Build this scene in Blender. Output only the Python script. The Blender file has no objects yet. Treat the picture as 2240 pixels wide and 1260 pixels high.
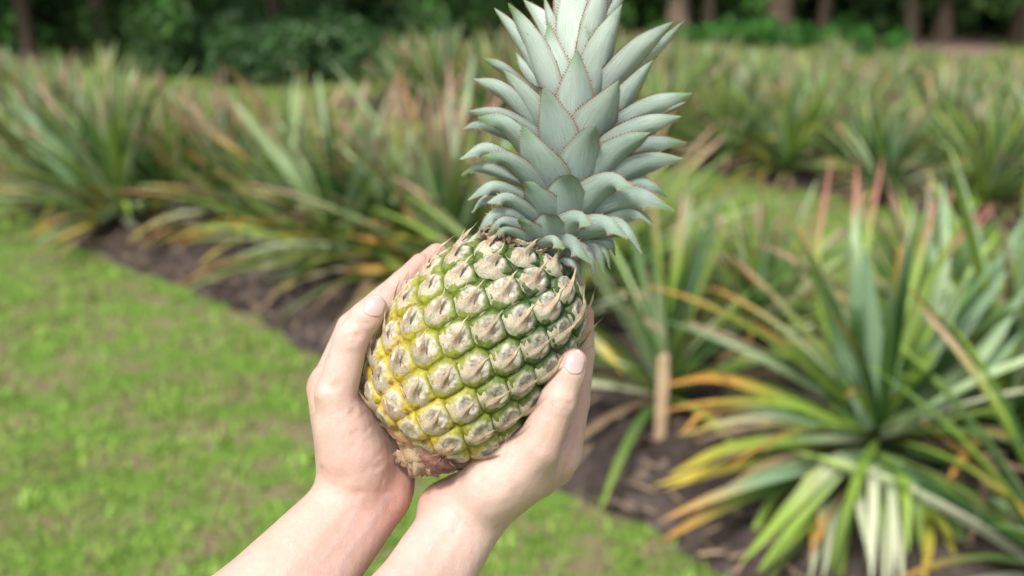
import bpy, math, random
import numpy as np
from mathutils import Vector, Matrix
R = math.radians
rng = np.random.default_rng(7)
random.seed(7)

# ---------------------------------------------------------------- camera, sky, sun, exposure
sc = bpy.context.scene
CAM_H, PITCH, FPX, D0 = 1.6, 20.0, 2178.0, 0.60
cd = bpy.data.cameras.new('camera'); cam = bpy.data.objects.new('camera', cd)
sc.collection.objects.link(cam); sc.camera = cam
cam.location = (0, 0, CAM_H); cam.rotation_euler = (R(90 - PITCH), 0, 0)
cd.sensor_width = 36.0; cd.lens = FPX * 36.0 / 2240.0
cd.clip_start = 0.02; cd.clip_end = 400
cd.dof.use_dof = True; cd.dof.focus_distance = 0.565; cd.dof.aperture_fstop = 4.6

w = bpy.data.worlds.new("World"); sc.world = w; w.use_nodes = True
nt = w.node_tree; bg = nt.nodes['Background']
sky = nt.nodes.new('ShaderNodeTexSky'); sky.sky_type = 'NISHITA'; sky.sun_disc = False
SUN_EL, SUN_AZ = 58.0, -150.0       # azimuth measured from +Y (view direction), clockwise
sky.sun_elevation = R(SUN_EL); sky.sun_rotation = R(SUN_AZ)
sky.air_density = 1.0; sky.dust_density = 4.0; sky.ozone_density = 1.0
hs = nt.nodes.new('ShaderNodeHueSaturation'); hs.inputs['Saturation'].default_value = 0.32
nt.links.new(sky.outputs[0], hs.inputs['Color']); nt.links.new(hs.outputs[0], bg.inputs['Color'])
bg.inputs["Strength"].default_value = 0.085

sl = bpy.data.lights.new('sun', 'SUN'); sl.energy = 1.5; sl.angle = R(11); sl.color = (1.0, 0.95, 0.88)
so = bpy.data.objects.new('sun', sl); sc.collection.objects.link(so)
_sd = Vector((math.sin(R(SUN_AZ)) * math.cos(R(SUN_EL)), math.cos(R(SUN_AZ)) * math.cos(R(SUN_EL)), math.sin(R(SUN_EL))))
so.rotation_euler = _sd.to_track_quat('Z', 'Y').to_euler()

sc.view_settings.view_transform = 'Standard'; sc.view_settings.look = 'None'
sc.view_settings.gamma = 1.0; sc.view_settings.exposure = 1.36
sc.render.engine = 'CYCLES'
sc.cycles.use_denoising = True
sc.cycles.max_bounces = 8; sc.cycles.diffuse_bounces = 3; sc.cycles.transparent_max_bounces = 8

# ---------------------------------------------------------------- camera geometry helpers
_p = R(PITCH)
CX = np.array([1., 0, 0]); CU = np.array([0, math.sin(_p), math.cos(_p)]); CF = np.array([0, math.cos(_p), -math.sin(_p)])
CC = np.array([0, 0, CAM_H])
PX = D0 / FPX                        # metres per photo pixel at the pineapple's distance
def P(px, py, z=0.0):                # photo pixel + depth towards the viewer (in pixel units) -> world point
    dep = D0 - z * PX
    return CC + CX * ((px - 1120) / FPX * dep) + CU * (-(py - 630) / FPX * dep) + CF * dep
def RS(z): return PX * (D0 - z * PX) / D0
def ray(px, py): return CX * ((px - 1120) / FPX) + CU * (-(py - 630) / FPX) + CF
def G(px, py, h=0.0):                # where a photo pixel meets the plane z = h
    d = ray(px, py); t = (h - CAM_H) / d[2]; return CC + d * t
def AT(px, py, Y):                   # where a photo pixel meets the vertical plane y = Y
    d = ray(px, py); return CC + d * (Y / d[1])

# ---------------------------------------------------------------- object helpers
def nrm(v):
    v = np.asarray(v, float); n = np.linalg.norm(v, axis=-1, keepdims=True); return v / np.maximum(n, 1e-12)
def tag(o, label=None, cat=None, group=None, kind=None):
    if label: o['label'] = label
    if cat: o['category'] = cat
    if group: o['group'] = group
    if kind: o['kind'] = kind
    return o
def empty(name, loc=(0, 0, 0), rz=0.0):
    o = bpy.data.objects.new(name, None); sc.collection.objects.link(o)
    o.location = Vector(loc); o.rotation_euler = (0, 0, rz); o.empty_display_size = 0.05; return o
class MB:
    def __init__(s): s.v = []; s.f = []; s.c = []; s.uv = []; s.n = 0
    def add(s, v, f, c=None, uv=None):
        v = np.asarray(v, float).reshape(-1, 3); n = len(v)
        s.v.append(v)
        for q in f: s.f.append(tuple(int(i) + s.n for i in q))
        c = np.ones((n, 3)) * .5 if c is None else np.broadcast_to(np.asarray(c, float), (n, 3))
        s.c.append(c); s.uv.append(np.zeros((n, 2)) if uv is None else np.asarray(uv, float).reshape(n, 2)); s.n += n
    def mesh(s, name, mat, smooth=True, origin=(0, 0, 0)):
        me = bpy.data.meshes.new(name)
        v = np.concatenate(s.v) - np.asarray(origin)
        me.from_pydata(v.tolist(), [], s.f); me.update()
        put_attrs(me, np.concatenate(s.c), np.concatenate(s.uv))
        if smooth: me.polygons.foreach_set('use_smooth', np.ones(len(me.polygons), bool))
        if mat: me.materials.append(mat)
        return me
    def build(s, name, mat, parent=None, smooth=True, origin=(0, 0, 0)):
        return link(name, s.mesh(name, mat, smooth, origin), parent)
def put_attrs(me, c, uv=None):
    a = me.color_attributes.new('Col', 'FLOAT_COLOR', 'POINT')
    a.data.foreach_set('color', np.concatenate([c, np.ones((len(c), 1))], 1).astype(np.float32).ravel())
    if uv is not None:
        b = me.attributes.new('luv', 'FLOAT_VECTOR', 'POINT')
        b.data.foreach_set('vector', np.concatenate([uv, np.zeros((len(uv), 1))], 1).astype(np.float32).ravel())
def link(name, me, parent=None):
    o = bpy.data.objects.new(name, me); sc.collection.objects.link(o)
    if parent is not None: o.parent = parent
    return o
def grid_faces(ni, nj, wrap_i=False):
    f = []
    for i in range(ni if wrap_i else ni - 1):
        for j in range(nj - 1):
            a = i * nj + j; b = ((i + 1) % ni) * nj + j
            f.append((a, b, b + 1, a + 1))
    return f
def catmull(pts, n):
    pts = np.asarray(pts, float); m = len(pts)
    if m == 2: return pts[0] + (pts[1] - pts[0]) * np.linspace(0, 1, n)[:, None]
    ext = np.vstack([2 * pts[0] - pts[1], pts, 2 * pts[-1] - pts[-2]])
    seg = np.linalg.norm(np.diff(pts, axis=0), axis=1); cum = np.concatenate([[0], np.cumsum(seg)]); T = np.linspace(0, cum[-1], n)
    out = []
    for t in T:
        i = min(np.searchsorted(cum, t, side='right') - 1, m - 2); u = (t - cum[i]) / max(seg[i], 1e-9)
        p0, p1, p2, p3 = ext[i:i + 4]
        out.append(.5 * (2 * p1 + (p2 - p0) * u + (2 * p0 - 5 * p1 + 4 * p2 - p3) * u * u + (3 * p1 - p0 - 3 * p2 + p3) * u ** 3))
    return np.array(out)
def sst(a, b, x):
    t = np.clip((x - a) / (b - a), 0, 1); return t * t * (3 - 2 * t)
def vnoise(p, seed=0):               # cheap smooth noise on points, about -1..1
    r = np.random.default_rng(seed); o = np.zeros(len(p))
    for k in range(6):
        d = r.normal(size=3); d /= np.linalg.norm(d); o += np.sin(p @ d * (0.7 + 0.3 * k) * 2 + r.uniform(0, 6.28))
    return o / 3.0

# ---------------------------------------------------------------- materials
def mat_base(name):
    m = bpy.data.materials.new(name); m.use_nodes = True
    return m, m.node_tree, m.node_tree.nodes['Principled BSDF']
def N(nt, t, **kw):
    n = nt.nodes.new(t)
    for k, v in kw.items():
        if k in n.inputs: n.inputs[k].default_value = v
        else: setattr(n, k, v)
    return n
def mixc(nt, blend, fac, a, b):
    n = nt.nodes.new('ShaderNodeMix'); n.data_type = 'RGBA'; n.blend_type = blend; n.clamp_factor = True
    for val, idx in ((fac, 0), (a, 6), (b, 7)):
        if hasattr(val, 'links'): nt.links.new(val, n.inputs[idx])
        else: n.inputs[idx].default_value = val if idx == 0 else (*val, 1)
    return n.outputs[2]
def noise(nt, scale, detail=3, coord=None, rough=.55, dist=0.0):
    n = N(nt, 'ShaderNodeTexNoise', Scale=scale, Detail=detail, Roughness=rough, Distortion=dist)
    if coord is not None: nt.links.new(coord, n.inputs['Vector'])
    return n.outputs['Fac']
def ramp(nt, fac, stops):
    r = nt.nodes.new('ShaderNodeValToRGB'); e = r.color_ramp.elements
    while len(e) < len(stops): e.new(0.5)
    for i, (p, c) in enumerate(stops):
        e[i].position = p; e[i].color = (*(c if hasattr(c, '__len__') else (c, c, c)), 1)
    nt.links.new(fac, r.inputs[0]); return r.outputs[0]
def bump(nt, b, h, strength, dist):
    n = N(nt, 'ShaderNodeBump', Strength=strength, Distance=dist); nt.links.new(h, n.inputs['Height'])
    nt.links.new(n.outputs[0], b.inputs['Normal']); return n
def col_attr(nt): return N(nt, 'ShaderNodeAttribute', attribute_name='Col').outputs['Color']
def luv(nt, sx, sy):
    a = N(nt, 'ShaderNodeAttribute', attribute_name='luv'); m = nt.nodes.new('ShaderNodeMapping')
    m.inputs['Scale'].default_value = (sx, sy, 1); nt.links.new(a.outputs['Vector'], m.inputs['Vector']); return m.outputs[0]

def leafy(name, rough=.45, spec=.4, amp=.25, sx=14, sy=1.0, scale=7.0, transl=0.0):
    m, nt, b = mat_base(name)
    c = col_attr(nt)
    n1 = noise(nt, scale, 4, luv(nt, sx, sy))
    c = mixc(nt, 'MULTIPLY', 1.0, c, ramp(nt, n1, [(0.25, 1 - amp), (0.75, 1 + amp)]))
    nt.links.new(c, b.inputs['Base Color'])
    b.inputs['Roughness'].default_value = rough; b.inputs['Specular IOR Level'].default_value = spec
    if transl:
        tr = nt.nodes.new('ShaderNodeBsdfTranslucent'); nt.links.new(c, tr.inputs['Color'])
        mx = N(nt, 'ShaderNodeMixShader'); mx.inputs[0].default_value = transl
        nt.links.new(b.outputs[0], mx.inputs[1]); nt.links.new(tr.outputs[0], mx.inputs[2])
        nt.links.new(mx.outputs[0], nt.nodes['Material Output'].inputs['Surface'])
    return m
M_PLANT = leafy('garden_leaf', .48, .34, .38, transl=.20)
M_FOL = leafy('foliage_leaf', .5, .35, .3, scale=2.0, transl=.2)
M_GRASS = leafy('grass_blade', .55, .3, .2, transl=.25)

def m_crown():
    m, nt, b = mat_base('crown_leaf')
    c = col_attr(nt)
    st = noise(nt, 5.0, 5, luv(nt, 38, 1.1), .6)
    c = mixc(nt, 'MULTIPLY', 1.0, c, ramp(nt, st, [(0.32, .60), (0.68, 1.25)]))
    geo = nt.nodes.new('ShaderNodeTexCoord')
    sp = noise(nt, 1700, 2, geo.outputs['Object'])
    c = mixc(nt, 'MIX', ramp(nt, sp, [(0.52, 0.0), (0.72, .30)]), c, (.50, .56, .53))
    # rubbed-off bloom: greener scuffs
    sc1 = noise(nt, 55, 4, geo.outputs['Object'], .7)
    c = mixc(nt, 'MIX', ramp(nt, sc1, [(0.66, 0.0), (0.73, .55)]), c, (.15, .26, .12))
    dk = noise(nt, 420, 1, geo.outputs['Object'])
    c = mixc(nt, 'MIX', ramp(nt, dk, [(0.76, 0.0), (0.79, .7)]), c, (.05, .10, .05))
    nt.links.new(c, b.inputs['Base Color'])
    b.inputs['Roughness'].default_value = .55; b.inputs['Specular IOR Level'].default_value = .35
    bump(nt, b, st, .6, .0010)
    return m
M_CROWN = m_crown()
def m_fruit():
    m, nt, b = mat_base('pineapple_skin')
    c = col_attr(nt)
    geo = nt.nodes.new('ShaderNodeTexCoord')
    pa = N(nt, 'ShaderNodeAttribute', attribute_name='powder').outputs['Fac']
    n1 = noise(nt, 1100, 3, geo.outputs['Object'], .7)
    n2 = noise(nt, 260, 3, geo.outputs['Object'], .6)
    md = nt.nodes.new('ShaderNodeMath'); md.operation = 'ADD'; nt.links.new(n1, md.inputs[0]); nt.links.new(n2, md.inputs[1])
    s = ramp(nt, md.outputs[0], [(0.78 / 1.0 if False else 0.80, 0.0), (1.0, 1.0)])
    mm = nt.nodes.new('ShaderNodeMath'); mm.operation = 'MULTIPLY'; nt.links.new(s, mm.inputs[0]); nt.links.new(pa, mm.inputs[1])
    c = mixc(nt, 'MIX', mm.outputs[0], c, (.52, .475, .40))
    c = mixc(nt, 'MULTIPLY', 1.0, c, ramp(nt, n2, [(0.3, .68), (0.7, 1.2)]))
    nt.links.new(c, b.inputs['Base Color'])
    ro = nt.nodes.new('ShaderNodeMapRange'); nt.links.new(mm.outputs[0], ro.inputs[0])
    ro.inputs[3].default_value = .42; ro.inputs[4].default_value = .9; b.inputs['Specular IOR Level'].default_value = .3; nt.links.new(ro.outputs[0], b.inputs['Roughness'])
    b.inputs['Subsurface Weight'].default_value = .03; b.inputs['Subsurface Radius'].default_value = (.003, .003, .001)
    bump(nt, b, md.outputs[0], .35, .0005)
    return m
M_FRUIT = m_fruit()
def m_bract(name='dry_bract', powder=.65):
    m, nt, b = mat_base(name)
    c = col_attr(nt)
    geo = nt.nodes.new('ShaderNodeTexCoord')
    st = noise(nt, 3.0, 4, luv(nt, 9, 1.5), .65)
    c = mixc(nt, 'MULTIPLY', 1.0, c, ramp(nt, st, [(0.3, .58), (0.7, 1.2)]))
    n1 = noise(nt, 1300, 2, geo.outputs['Object'], .7)
    sep = nt.nodes.new('ShaderNodeSeparateXYZ'); nt.links.new(N(nt, 'ShaderNodeAttribute', attribute_name='luv').outputs['Vector'], sep.inputs[0])
    mr = N(nt, 'ShaderNodeMapRange'); nt.links.new(sep.outputs['Y'], mr.inputs[0]); mr.inputs[1].default_value = .25; mr.inputs[2].default_value = -.25
    mr.inputs[3].default_value = .15; mr.inputs[4].default_value = 1.0
    mu = nt.nodes.new('ShaderNodeMath'); mu.operation = 'MULTIPLY'; nt.links.new(ramp(nt, n1, [(0.46, 0.0), (0.72, powder)]), mu.inputs[0]); nt.links.new(mr.outputs[0], mu.inputs[1])
    c = mixc(nt, 'MIX', mu.outputs[0], c, (.56, .55, .49))
    n2 = noise(nt, 170, 3, geo.outputs['Object'], .6)
    c = mixc(nt, 'MIX', ramp(nt, n2, [(0.60, 0.0), (0.74, .7)]), c, (.26, .13, .06))
    nt.links.new(c, b.inputs['Base Color']); b.inputs['Roughness'].default_value = .72
    b.inputs['Specular IOR Level'].default_value = .25
    bump(nt, b, st, .5, .0006)
    return m
M_BRACT = m_bract()
def m_skin():
    m, nt, b = mat_base('skin')
    c = col_attr(nt)
    geo = nt.nodes.new('ShaderNodeTexCoord')
    n1 = noise(nt, 28, 4, geo.outputs['Object'], .6)
    c = mixc(nt, 'MULTIPLY', 1.0, c, ramp(nt, n1, [(0.3, (.95, .91, .90)), (0.7, (1.04, 1.03, 1.03))]))
    n2 = noise(nt, 300, 3, geo.outputs['Object'], .7)
    c = mixc(nt, 'MULTIPLY', 1.0, c, ramp(nt, n2, [(0.3, (.96, .93, .92)), (0.7, (1.03, 1.03, 1.03))]))
    fr = noise(nt, 130, 1, geo.outputs['Object'])
    c = mixc(nt, 'MIX', ramp(nt, fr, [(0.74, 0.0), (0.80, .35)]), c, (.45, .25, .17))
    nt.links.new(c, b.inputs['Base Color'])
    b.inputs['Roughness'].default_value = .5; b.inputs['Specular IOR Level'].default_value = .38
    b.inputs['Subsurface Weight'].default_value = .22
    b.inputs['Subsurface Radius'].default_value = (1.0, .35, .2); b.inputs['Subsurface Scale'].default_value = .006
    # fine skin relief: cells + soft folds
    vo = N(nt, 'ShaderNodeTexVoronoi', Scale=950.0); vo.feature = 'DISTANCE_TO_EDGE'; nt.links.new(geo.outputs['Object'], vo.inputs['Vector'])
    wr = noise(nt, 90, 4, geo.outputs['Object'], .6, 1.2)
    a = nt.nodes.new('ShaderNodeMath'); a.operation = 'MULTIPLY_ADD'
    nt.links.new(wr, a.inputs[0]); a.inputs[1].default_value = 1.4; nt.links.new(vo.outputs['Distance'], a.inputs[2])
    bump(nt, b, a.outputs[0], .30, .0011)
    return m
M_SKIN = m_skin()
def m_nail():
    m, nt, b = mat_base('fingernail')
    nt.links.new(col_attr(nt), b.inputs['Base Color'])
    b.inputs['Roughness'].default_value = .3; b.inputs['Specular IOR Level'].default_value = .5
    b.inputs['Subsurface Weight'].default_value = .15; b.inputs['Subsurface Radius'].default_value = (.004, .002, .001)
    st = noise(nt, 2.0, 2, luv(nt, 30, .6)); bump(nt, b, st, .12, .0004)
    return m
M_NAIL = m_nail()
def m_ground(name, stops, scale, bstr, bdist, rough=.95, fine=60):
    m, nt, b = mat_base(name)
    geo = nt.nodes.new('ShaderNodeTexCoord')
    n1 = noise(nt, scale, 8, geo.outputs['Object'], .62)
    n2 = noise(nt, fine, 5, geo.outputs['Object'], .65)
    c = ramp(nt, n1, stops)
    c = mixc(nt, 'MULTIPLY', 1.0, c, ramp(nt, n2, [(0.28, .55), (0.72, 1.45)]))
    nt.links.new(c, b.inputs['Base Color']); b.inputs['Roughness'].default_value = rough
    b.inputs['Specular IOR Level'].default_value = .2
    bump(nt, b, n2, bstr, bdist); return m
M_LAWN = m_ground('lawn_turf', [(0.36, (.20, .15, .10)), (0.46, (.17, .17, .07)), (0.55, (.11, .20, .03)), (0.75, (.15, .24, .04))], 5.5, .6, .03)
M_SOIL = m_ground('soil', [(0.3, (.040, .030, .026)), (0.5, (.075, .058, .050)), (0.72, (.13, .105, .092))], 6.0, .9, .04, fine=38)
def m_bark(name, a, c2):
    m, nt, b = mat_base(name)
    geo = nt.nodes.new('ShaderNodeTexCoord'); mp = nt.nodes.new('ShaderNodeMapping'); mp.inputs['Scale'].default_value = (9, 9, 1.6)
    nt.links.new(geo.outputs['Object'], mp.inputs['Vector'])
    n1 = noise(nt, 2.2, 6, mp.outputs[0], .65)
    nt.links.new(ramp(nt, n1, [(0.3, a), (0.7, c2)]), b.inputs['Base Color']); b.inputs['Roughness'].default_value = .9
    bump(nt, b, n1, .8, .03); return m
M_BARK = m_bark('bark', (.07, .045, .032), (.19, .13, .09))
M_BARK2 = m_bark('pale_bark', (.10, .07, .05), (.26, .19, .14)); M_BARK3 = m_bark('dark_bark', (.03, .021, .016), (.09, .06, .042))
M_WOOD = m_bark('stake_wood', (.36, .25, .15), (.58, .43, .28))
M_STEM = m_bract('cut_stem', .45)

# ---------------------------------------------------------------- ground, beds, lawn
B0 = G(1440, 1180)[:2]; B1 = G(150, 535)[:2]
E = (B1 - B0) / np.linalg.norm(B1 - B0); NRM = np.array([E[1], -E[0]])
if NRM[1] < 0: NRM = -NRM
def SN(s, n): return B0 + E * s + NRM * n           # along the bed edge, across it
def to_sn(p): d = np.asarray(p)[..., :2] - B0; return d @ E, d @ NRM
near_edge = [to_sn(G(*q)[:2]) for q in ((0, 425), (150, 535), (300, 600), (450, 655), (560, 705), (690, 790), (1210, 1085), (1440, 1180), (1560, 1262))]
ns = np.array([a for a, b in near_edge]); nn = np.array([b for a, b in near_edge]); o_ = np.argsort(ns); ns, nn = ns[o_], nn[o_]
def edge_n(s): return np.interp(s, ns, nn)

def sheet(name, x0, x1, y0, y1, z, mat, n=2):
    g = np.stack(np.meshgrid(np.linspace(x0, x1, n), np.linspace(y0, y1, n), indexing='ij'), -1).reshape(-1, 2)
    mb = MB(); mb.add(np.c_[g, np.full(len(g), z)], grid_faces(n, n)); return tag(mb.build(name, mat), kind='structure')
sheet('ground', -120, 120, -60, 160, 0.0, M_LAWN)

def bed(name, s0, s1, fn0, fn1, hgt, ds=.05, dn=.05):
    S = np.arange(s0, s1 + ds, ds); mb = MB(); K = 60 if dn < .1 else 40
    V = []
    for s in S:
        a, b = fn0(s) + .012 * math.sin(s * 9.1) + .012 * math.sin(s * 23), fn1(s)
        t = np.linspace(0, 1, K); n = a + (b - a) * t
        p = SN(0, 0) + E * s + NRM * n[:, None]
        q = np.c_[p, np.zeros(K)]
        z = hgt * np.minimum(1, np.minimum(t, 1 - t) * 12) + .022 * vnoise(q * 14, 3) + .012 * vnoise(q * 41, 4)
        z[[0, -1]] = -.03
        z[1:-1] = np.maximum(z[1:-1], .006)
        V.append(np.c_[p, z])
    V = np.array(V)
    mb.add(V.reshape(-1, 3), grid_faces(len(S), K)); return tag(mb.build(name, M_SOIL), kind='structure')
bed('near_bed_soil', -2.5, 9, edge_n, lambda s: 1.85 + .08 * math.sin(s * 1.3), .05)
def far0(s): return 3.6 + .12 * math.sin(s * .8)
S_LIM = float(to_sn(G(840, 215)[:2])[0])
bed('far_bed_soil', -6, S_LIM, far0, lambda s: 8.9, .05, .1, .12)

# short grass: clumps of blades on the lawn the camera can see, thinning with distance
def grass():
    pts = []
    def scatter(n, s0, s1, n0, n1, ok):
        q = np.c_[rng.uniform(s0, s1, n), rng.uniform(n0, n1, n)]
        m = ok(q[:, 0], q[:, 1]); q = q[m]; return B0 + q[:, :1] * E + q[:, 1:] * NRM
    pts.append(scatter(190000, -2.5, 8, -5.0, .1, lambda s, n: n < edge_n(s) + rng.normal(0, .03, len(s))))
    pts.append(scatter(40000, -4, 9, 1.7, 4.0, lambda s, n: (n > 1.85 + rng.normal(0, .04, len(s))) & (n < 3.75 + rng.normal(0, .05, len(s)))))
    p = np.concatenate(pts)
    rel = np.c_[p[:, 0], p[:, 1]]
    m = (p[:, 1] > 1.5) & (np.abs(p[:, 0]) < p[:, 1] * .56 + .4); p = p[m]
    bare = .55 * vnoise(np.c_[p * 1.6, 0 * p[:, 0]], 11) + .6 * vnoise(np.c_[p * 11, 0 * p[:, 0]], 12) + .6 * vnoise(np.c_[p * 27, 0 * p[:, 0]], 13)
    p = p[bare < .42 + rng.normal(0, .3, len(p))]
    n = len(p)
    clump = vnoise(np.c_[p * 11, 0 * p[:, 0]], 21) * .4 + vnoise(np.c_[p * 31, 0 * p[:, 0]], 22) * .6
    h = rng.uniform(.014, .032, n) * (1 + .45 * np.clip(clump, -1, 1.4)); wd = rng.uniform(.0028, .0055, n)
    az = rng.uniform(0, 6.283, n); lean = rng.uniform(.2, 1.1, n)
    d = np.c_[np.cos(az), np.sin(az), 0 * az]; sd = np.c_[-np.sin(az), np.cos(az), 0 * az]
    z0 = np.c_[p, np.zeros(n)]
    V = np.stack([z0 - sd * wd[:, None], z0 + sd * wd[:, None],
                  z0 + d * (lean * h * .45)[:, None] + np.array([0, 0, 1]) * (h * .62)[:, None] + sd * (wd * .8)[:, None],
                  z0 + d * (lean * h * .45)[:, None] + np.array([0, 0, 1]) * (h * .62)[:, None] - sd * (wd * .8)[:, None],
                  z0 + d * (lean * h * 1.1)[:, None] + np.array([0, 0, 1]) * (h * .9)[:, None]], 1)
    base = np.array([.15, .29, .045]); lime = np.array([.30, .42, .085]); dryc = np.array([.26, .23, .11])
    k = rng.uniform(0, 1, n)[:, None]
    C = base * (1 - k) + lime * k
    C *= (1 + .38 * clump)[:, None].clip(.45, 1.6)
    dm = rng.uniform(0, 1, n) < .10 + .25 * (vnoise(np.c_[p * 5, 0 * p[:, 0]], 31) > .6); C[dm] = dryc
    C = np.repeat(C[:, None, :], 5, 1)
    mb_v = V.reshape(-1, 3); idx = np.arange(n)[:, None] * 5
    quads = idx + np.array([[0, 1, 2, 3]]); tris = idx + np.array([[3, 2, 4]])
    me = bpy.data.meshes.new('lawn_grass'); me.from_pydata(mb_v.tolist(), [], quads.tolist() + tris.tolist()); me.update()
    put_attrs(me, C.reshape(-1, 3), rng.uniform(0, 1, (n * 5, 2))); me.materials.append(M_GRASS)
    return tag(link('lawn_grass', me), 'short bright green lawn grass with bare brown spots', 'grass', kind='stuff')
grass()

# ---------------------------------------------------------------- strap leaves and rosettes
PAL = dict(green=(.085, .165, .040), deep=(.035, .095, .022), silver=(.20, .30, .18), lime=(.20, .30, .045), olive=(.13, .19, .040),
           yellow=(.50, .40, .06), orange=(.50, .26, .06), red=(.37, .15, .11), pink=(.44, .26, .20), dry=(.26, .18, .11), white=(.50, .53, .36), pale=(.28, .37, .19))
PAL = {k: np.array(v) * (1.18 if k in ('green', 'lime', 'olive', 'pale', 'silver') else 1.0) for k, v in PAL.items()}
def strap(path, width, up, c0, c1, t1, chan=.22, nw=5, taper=.55, twist=0.0):
    """one long leaf along path; up: face direction hint; colours run from c0 to c1 near the tip"""
    path = np.asarray(path); n = len(path); t = np.linspace(0, 1, n)
    T = nrm(np.gradient(path, axis=0)); U = np.broadcast_to(np.asarray(up, float), (n, 3))
    Wd = nrm(np.cross(T, U)); Nn = np.cross(Wd, T)
    if twist:
        a = (twist * t)[:, None]; Wd, Nn = Wd * np.cos(a) + Nn * np.sin(a), Nn * np.cos(a) - Wd * np.sin(a)
    wf = (.62 + .38 * sst(0, .35, t)) * (1 - t ** (1 / taper * 1.6)) ** .75
    wf = np.maximum(wf, .015)
    x = np.linspace(-1, 1, nw)
    V = path[:, None, :] + Wd[:, None, :] * (x[None, :, None] * wf[:, None, None] * width * .5) + Nn[:, None, :] * ((np.abs(x)[None, :, None] ** 1.6) * chan * wf[:, None, None] * width)
    k = sst(t1[0], t1[1], t)[:, None]
    C = c0 * (1 - k) + c1 * k
    C = np.repeat(C[:, None, :], nw, 1)
    uv = np.stack(np.broadcast_arrays(x[None, :] * .5 + rng.uniform(0, 30), t[:, None] * 2 + 0 * x[None, :]), -1)
    return V.reshape(-1, 3), grid_faces(n, nw), C.reshape(-1, 3), uv.reshape(-1, 2)
def arc_path(az, el0, L, droop, n=14, r0=.015, z0=.03, stiff=1.0):
    """leaf leaving at elevation el0 and bending down by droop (radians) towards the tip"""
    t = np.linspace(0, 1, n); el = el0 - droop * t ** 1.5
    dl = L / (n - 1); rr = np.concatenate([[0], np.cumsum(np.cos(el[:-1]) * dl)]) + r0; zz = np.concatenate([[0], np.cumsum(np.sin(el[:-1]) * dl)]) + z0
    zz = np.maximum(zz, .012 + .01 * t)
    return np.c_[np.cos(az) * rr, np.sin(az) * rr, zz]
def leaf_style(kind, r):
    """(c0, c1, (ta,tb)) for an inner / middle / outer / dead leaf"""
    mixr = lambda *ks: PAL[ks[int(r.integers(len(ks)))]] * r.uniform(.8, 1.2)
    if kind == 'in': return mixr('silver', 'green', 'pale', 'green', 'lime', 'olive', 'deep'), mixr('green', 'lime', 'pink', 'silver', 'olive', 'pale'), (.5, 1.0)
    if kind == 'mid': return mixr('green', 'lime', 'deep', 'olive', 'pale', 'deep'), mixr('olive', 'green', 'pink', 'lime', 'orange', 'deep'), (.45, 1.0)
    if kind == 'out': return mixr('lime', 'green', 'olive', 'white'), mixr('yellow', 'lime', 'olive', 'yellow', 'dry', 'pale'), (.4, 1.0)
    return mixr('dry', 'dry', 'olive') * .8, mixr('dry', 'dry'), (.3, .8)
def rosette_leaves(seed, nl=44, size=.82, red=.5, orange=.5):
    r = np.random.default_rng(seed); out = []
    for i in range(nl):
        f = i / (nl - 1)                      # 0 = innermost
        az = i * 2.39996 + r.normal(0, .25)
        el = R(86 - 74 * f ** .85) + r.normal(0, R(5)); L = size * (.62 + .5 * math.sin(math.pi * min(1, .25 + f * .62))) * r.uniform(.8, 1.12)
        droop = R(8 + 42 * f) * r.uniform(.6, 1.35); kind = 'in' if f < .32 else ('mid' if f < .68 else ('out' if f < .9 else 'dead'))
        c0, c1, t1 = leaf_style(kind, r)
        if kind in ('in', 'mid') and r.uniform() < red: c1 = PAL['red' if r.uniform() < .25 else 'pink'] * r.uniform(.8, 1.15); t1 = (.5, .95)
        if kind == 'out' and r.uniform() < orange * .7: c1 = PAL['orange'] * r.uniform(.7, 1.1); t1 = (.4, .95)
        p = arc_path(az, el, L, droop, z0=.02 + .10 * (1 - f) * size, r0=.012 + .02 * f)
        out.append(strap(p, r.uniform(.032, .045) * (1 + .15 * (nl < 70)) * size / .82, (0, 0, 1) if el < R(70) else (-math.cos(az), -math.sin(az), .4), c0, c1, t1, twist=r.normal(0, .35)))
    return out
ORD = ['first', 'second', 'third', 'fourth', 'fifth', 'sixth', 'seventh', 'eighth', 'ninth', 'tenth', 'eleventh', 'twelfth', 'thirteenth', 'fourteenth', 'fifteenth', 'sixteenth']
def plant_parts(loc, leaves, label, group, rz=0.0):
    o = empty('pineapple_plant', loc, rz); tag(o, label, 'pineapple plant', group)
    for lf in leaves:
        mb = MB(); mb.add(*lf); mb.build('leaf', M_PLANT, o)
    return o
_variants = []
for sd in range(7):
    mb = MB()
    for lf in rosette_leaves(100 + sd, 84, .80, red=[.32, .18, .08, .26, .12, .2, .08][sd], orange=[.4, .2, .2, .5, .1, .2, .3][sd]): mb.add(*lf)
    _variants.append(mb.mesh('pineapple_plant', M_PLANT))
def plant(loc, var, sc_, rz, label, group):
    o = link('pineapple_plant', _variants[var % 7]); o.location = (float(loc[0]), float(loc[1]), 0.04); o.scale = (sc_,) * 3; o.rotation_euler = (0, 0, rz)
    return tag(o, label, 'pineapple plant', group)

G_NEAR = 'pineapple plants in the near bed'
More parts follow.
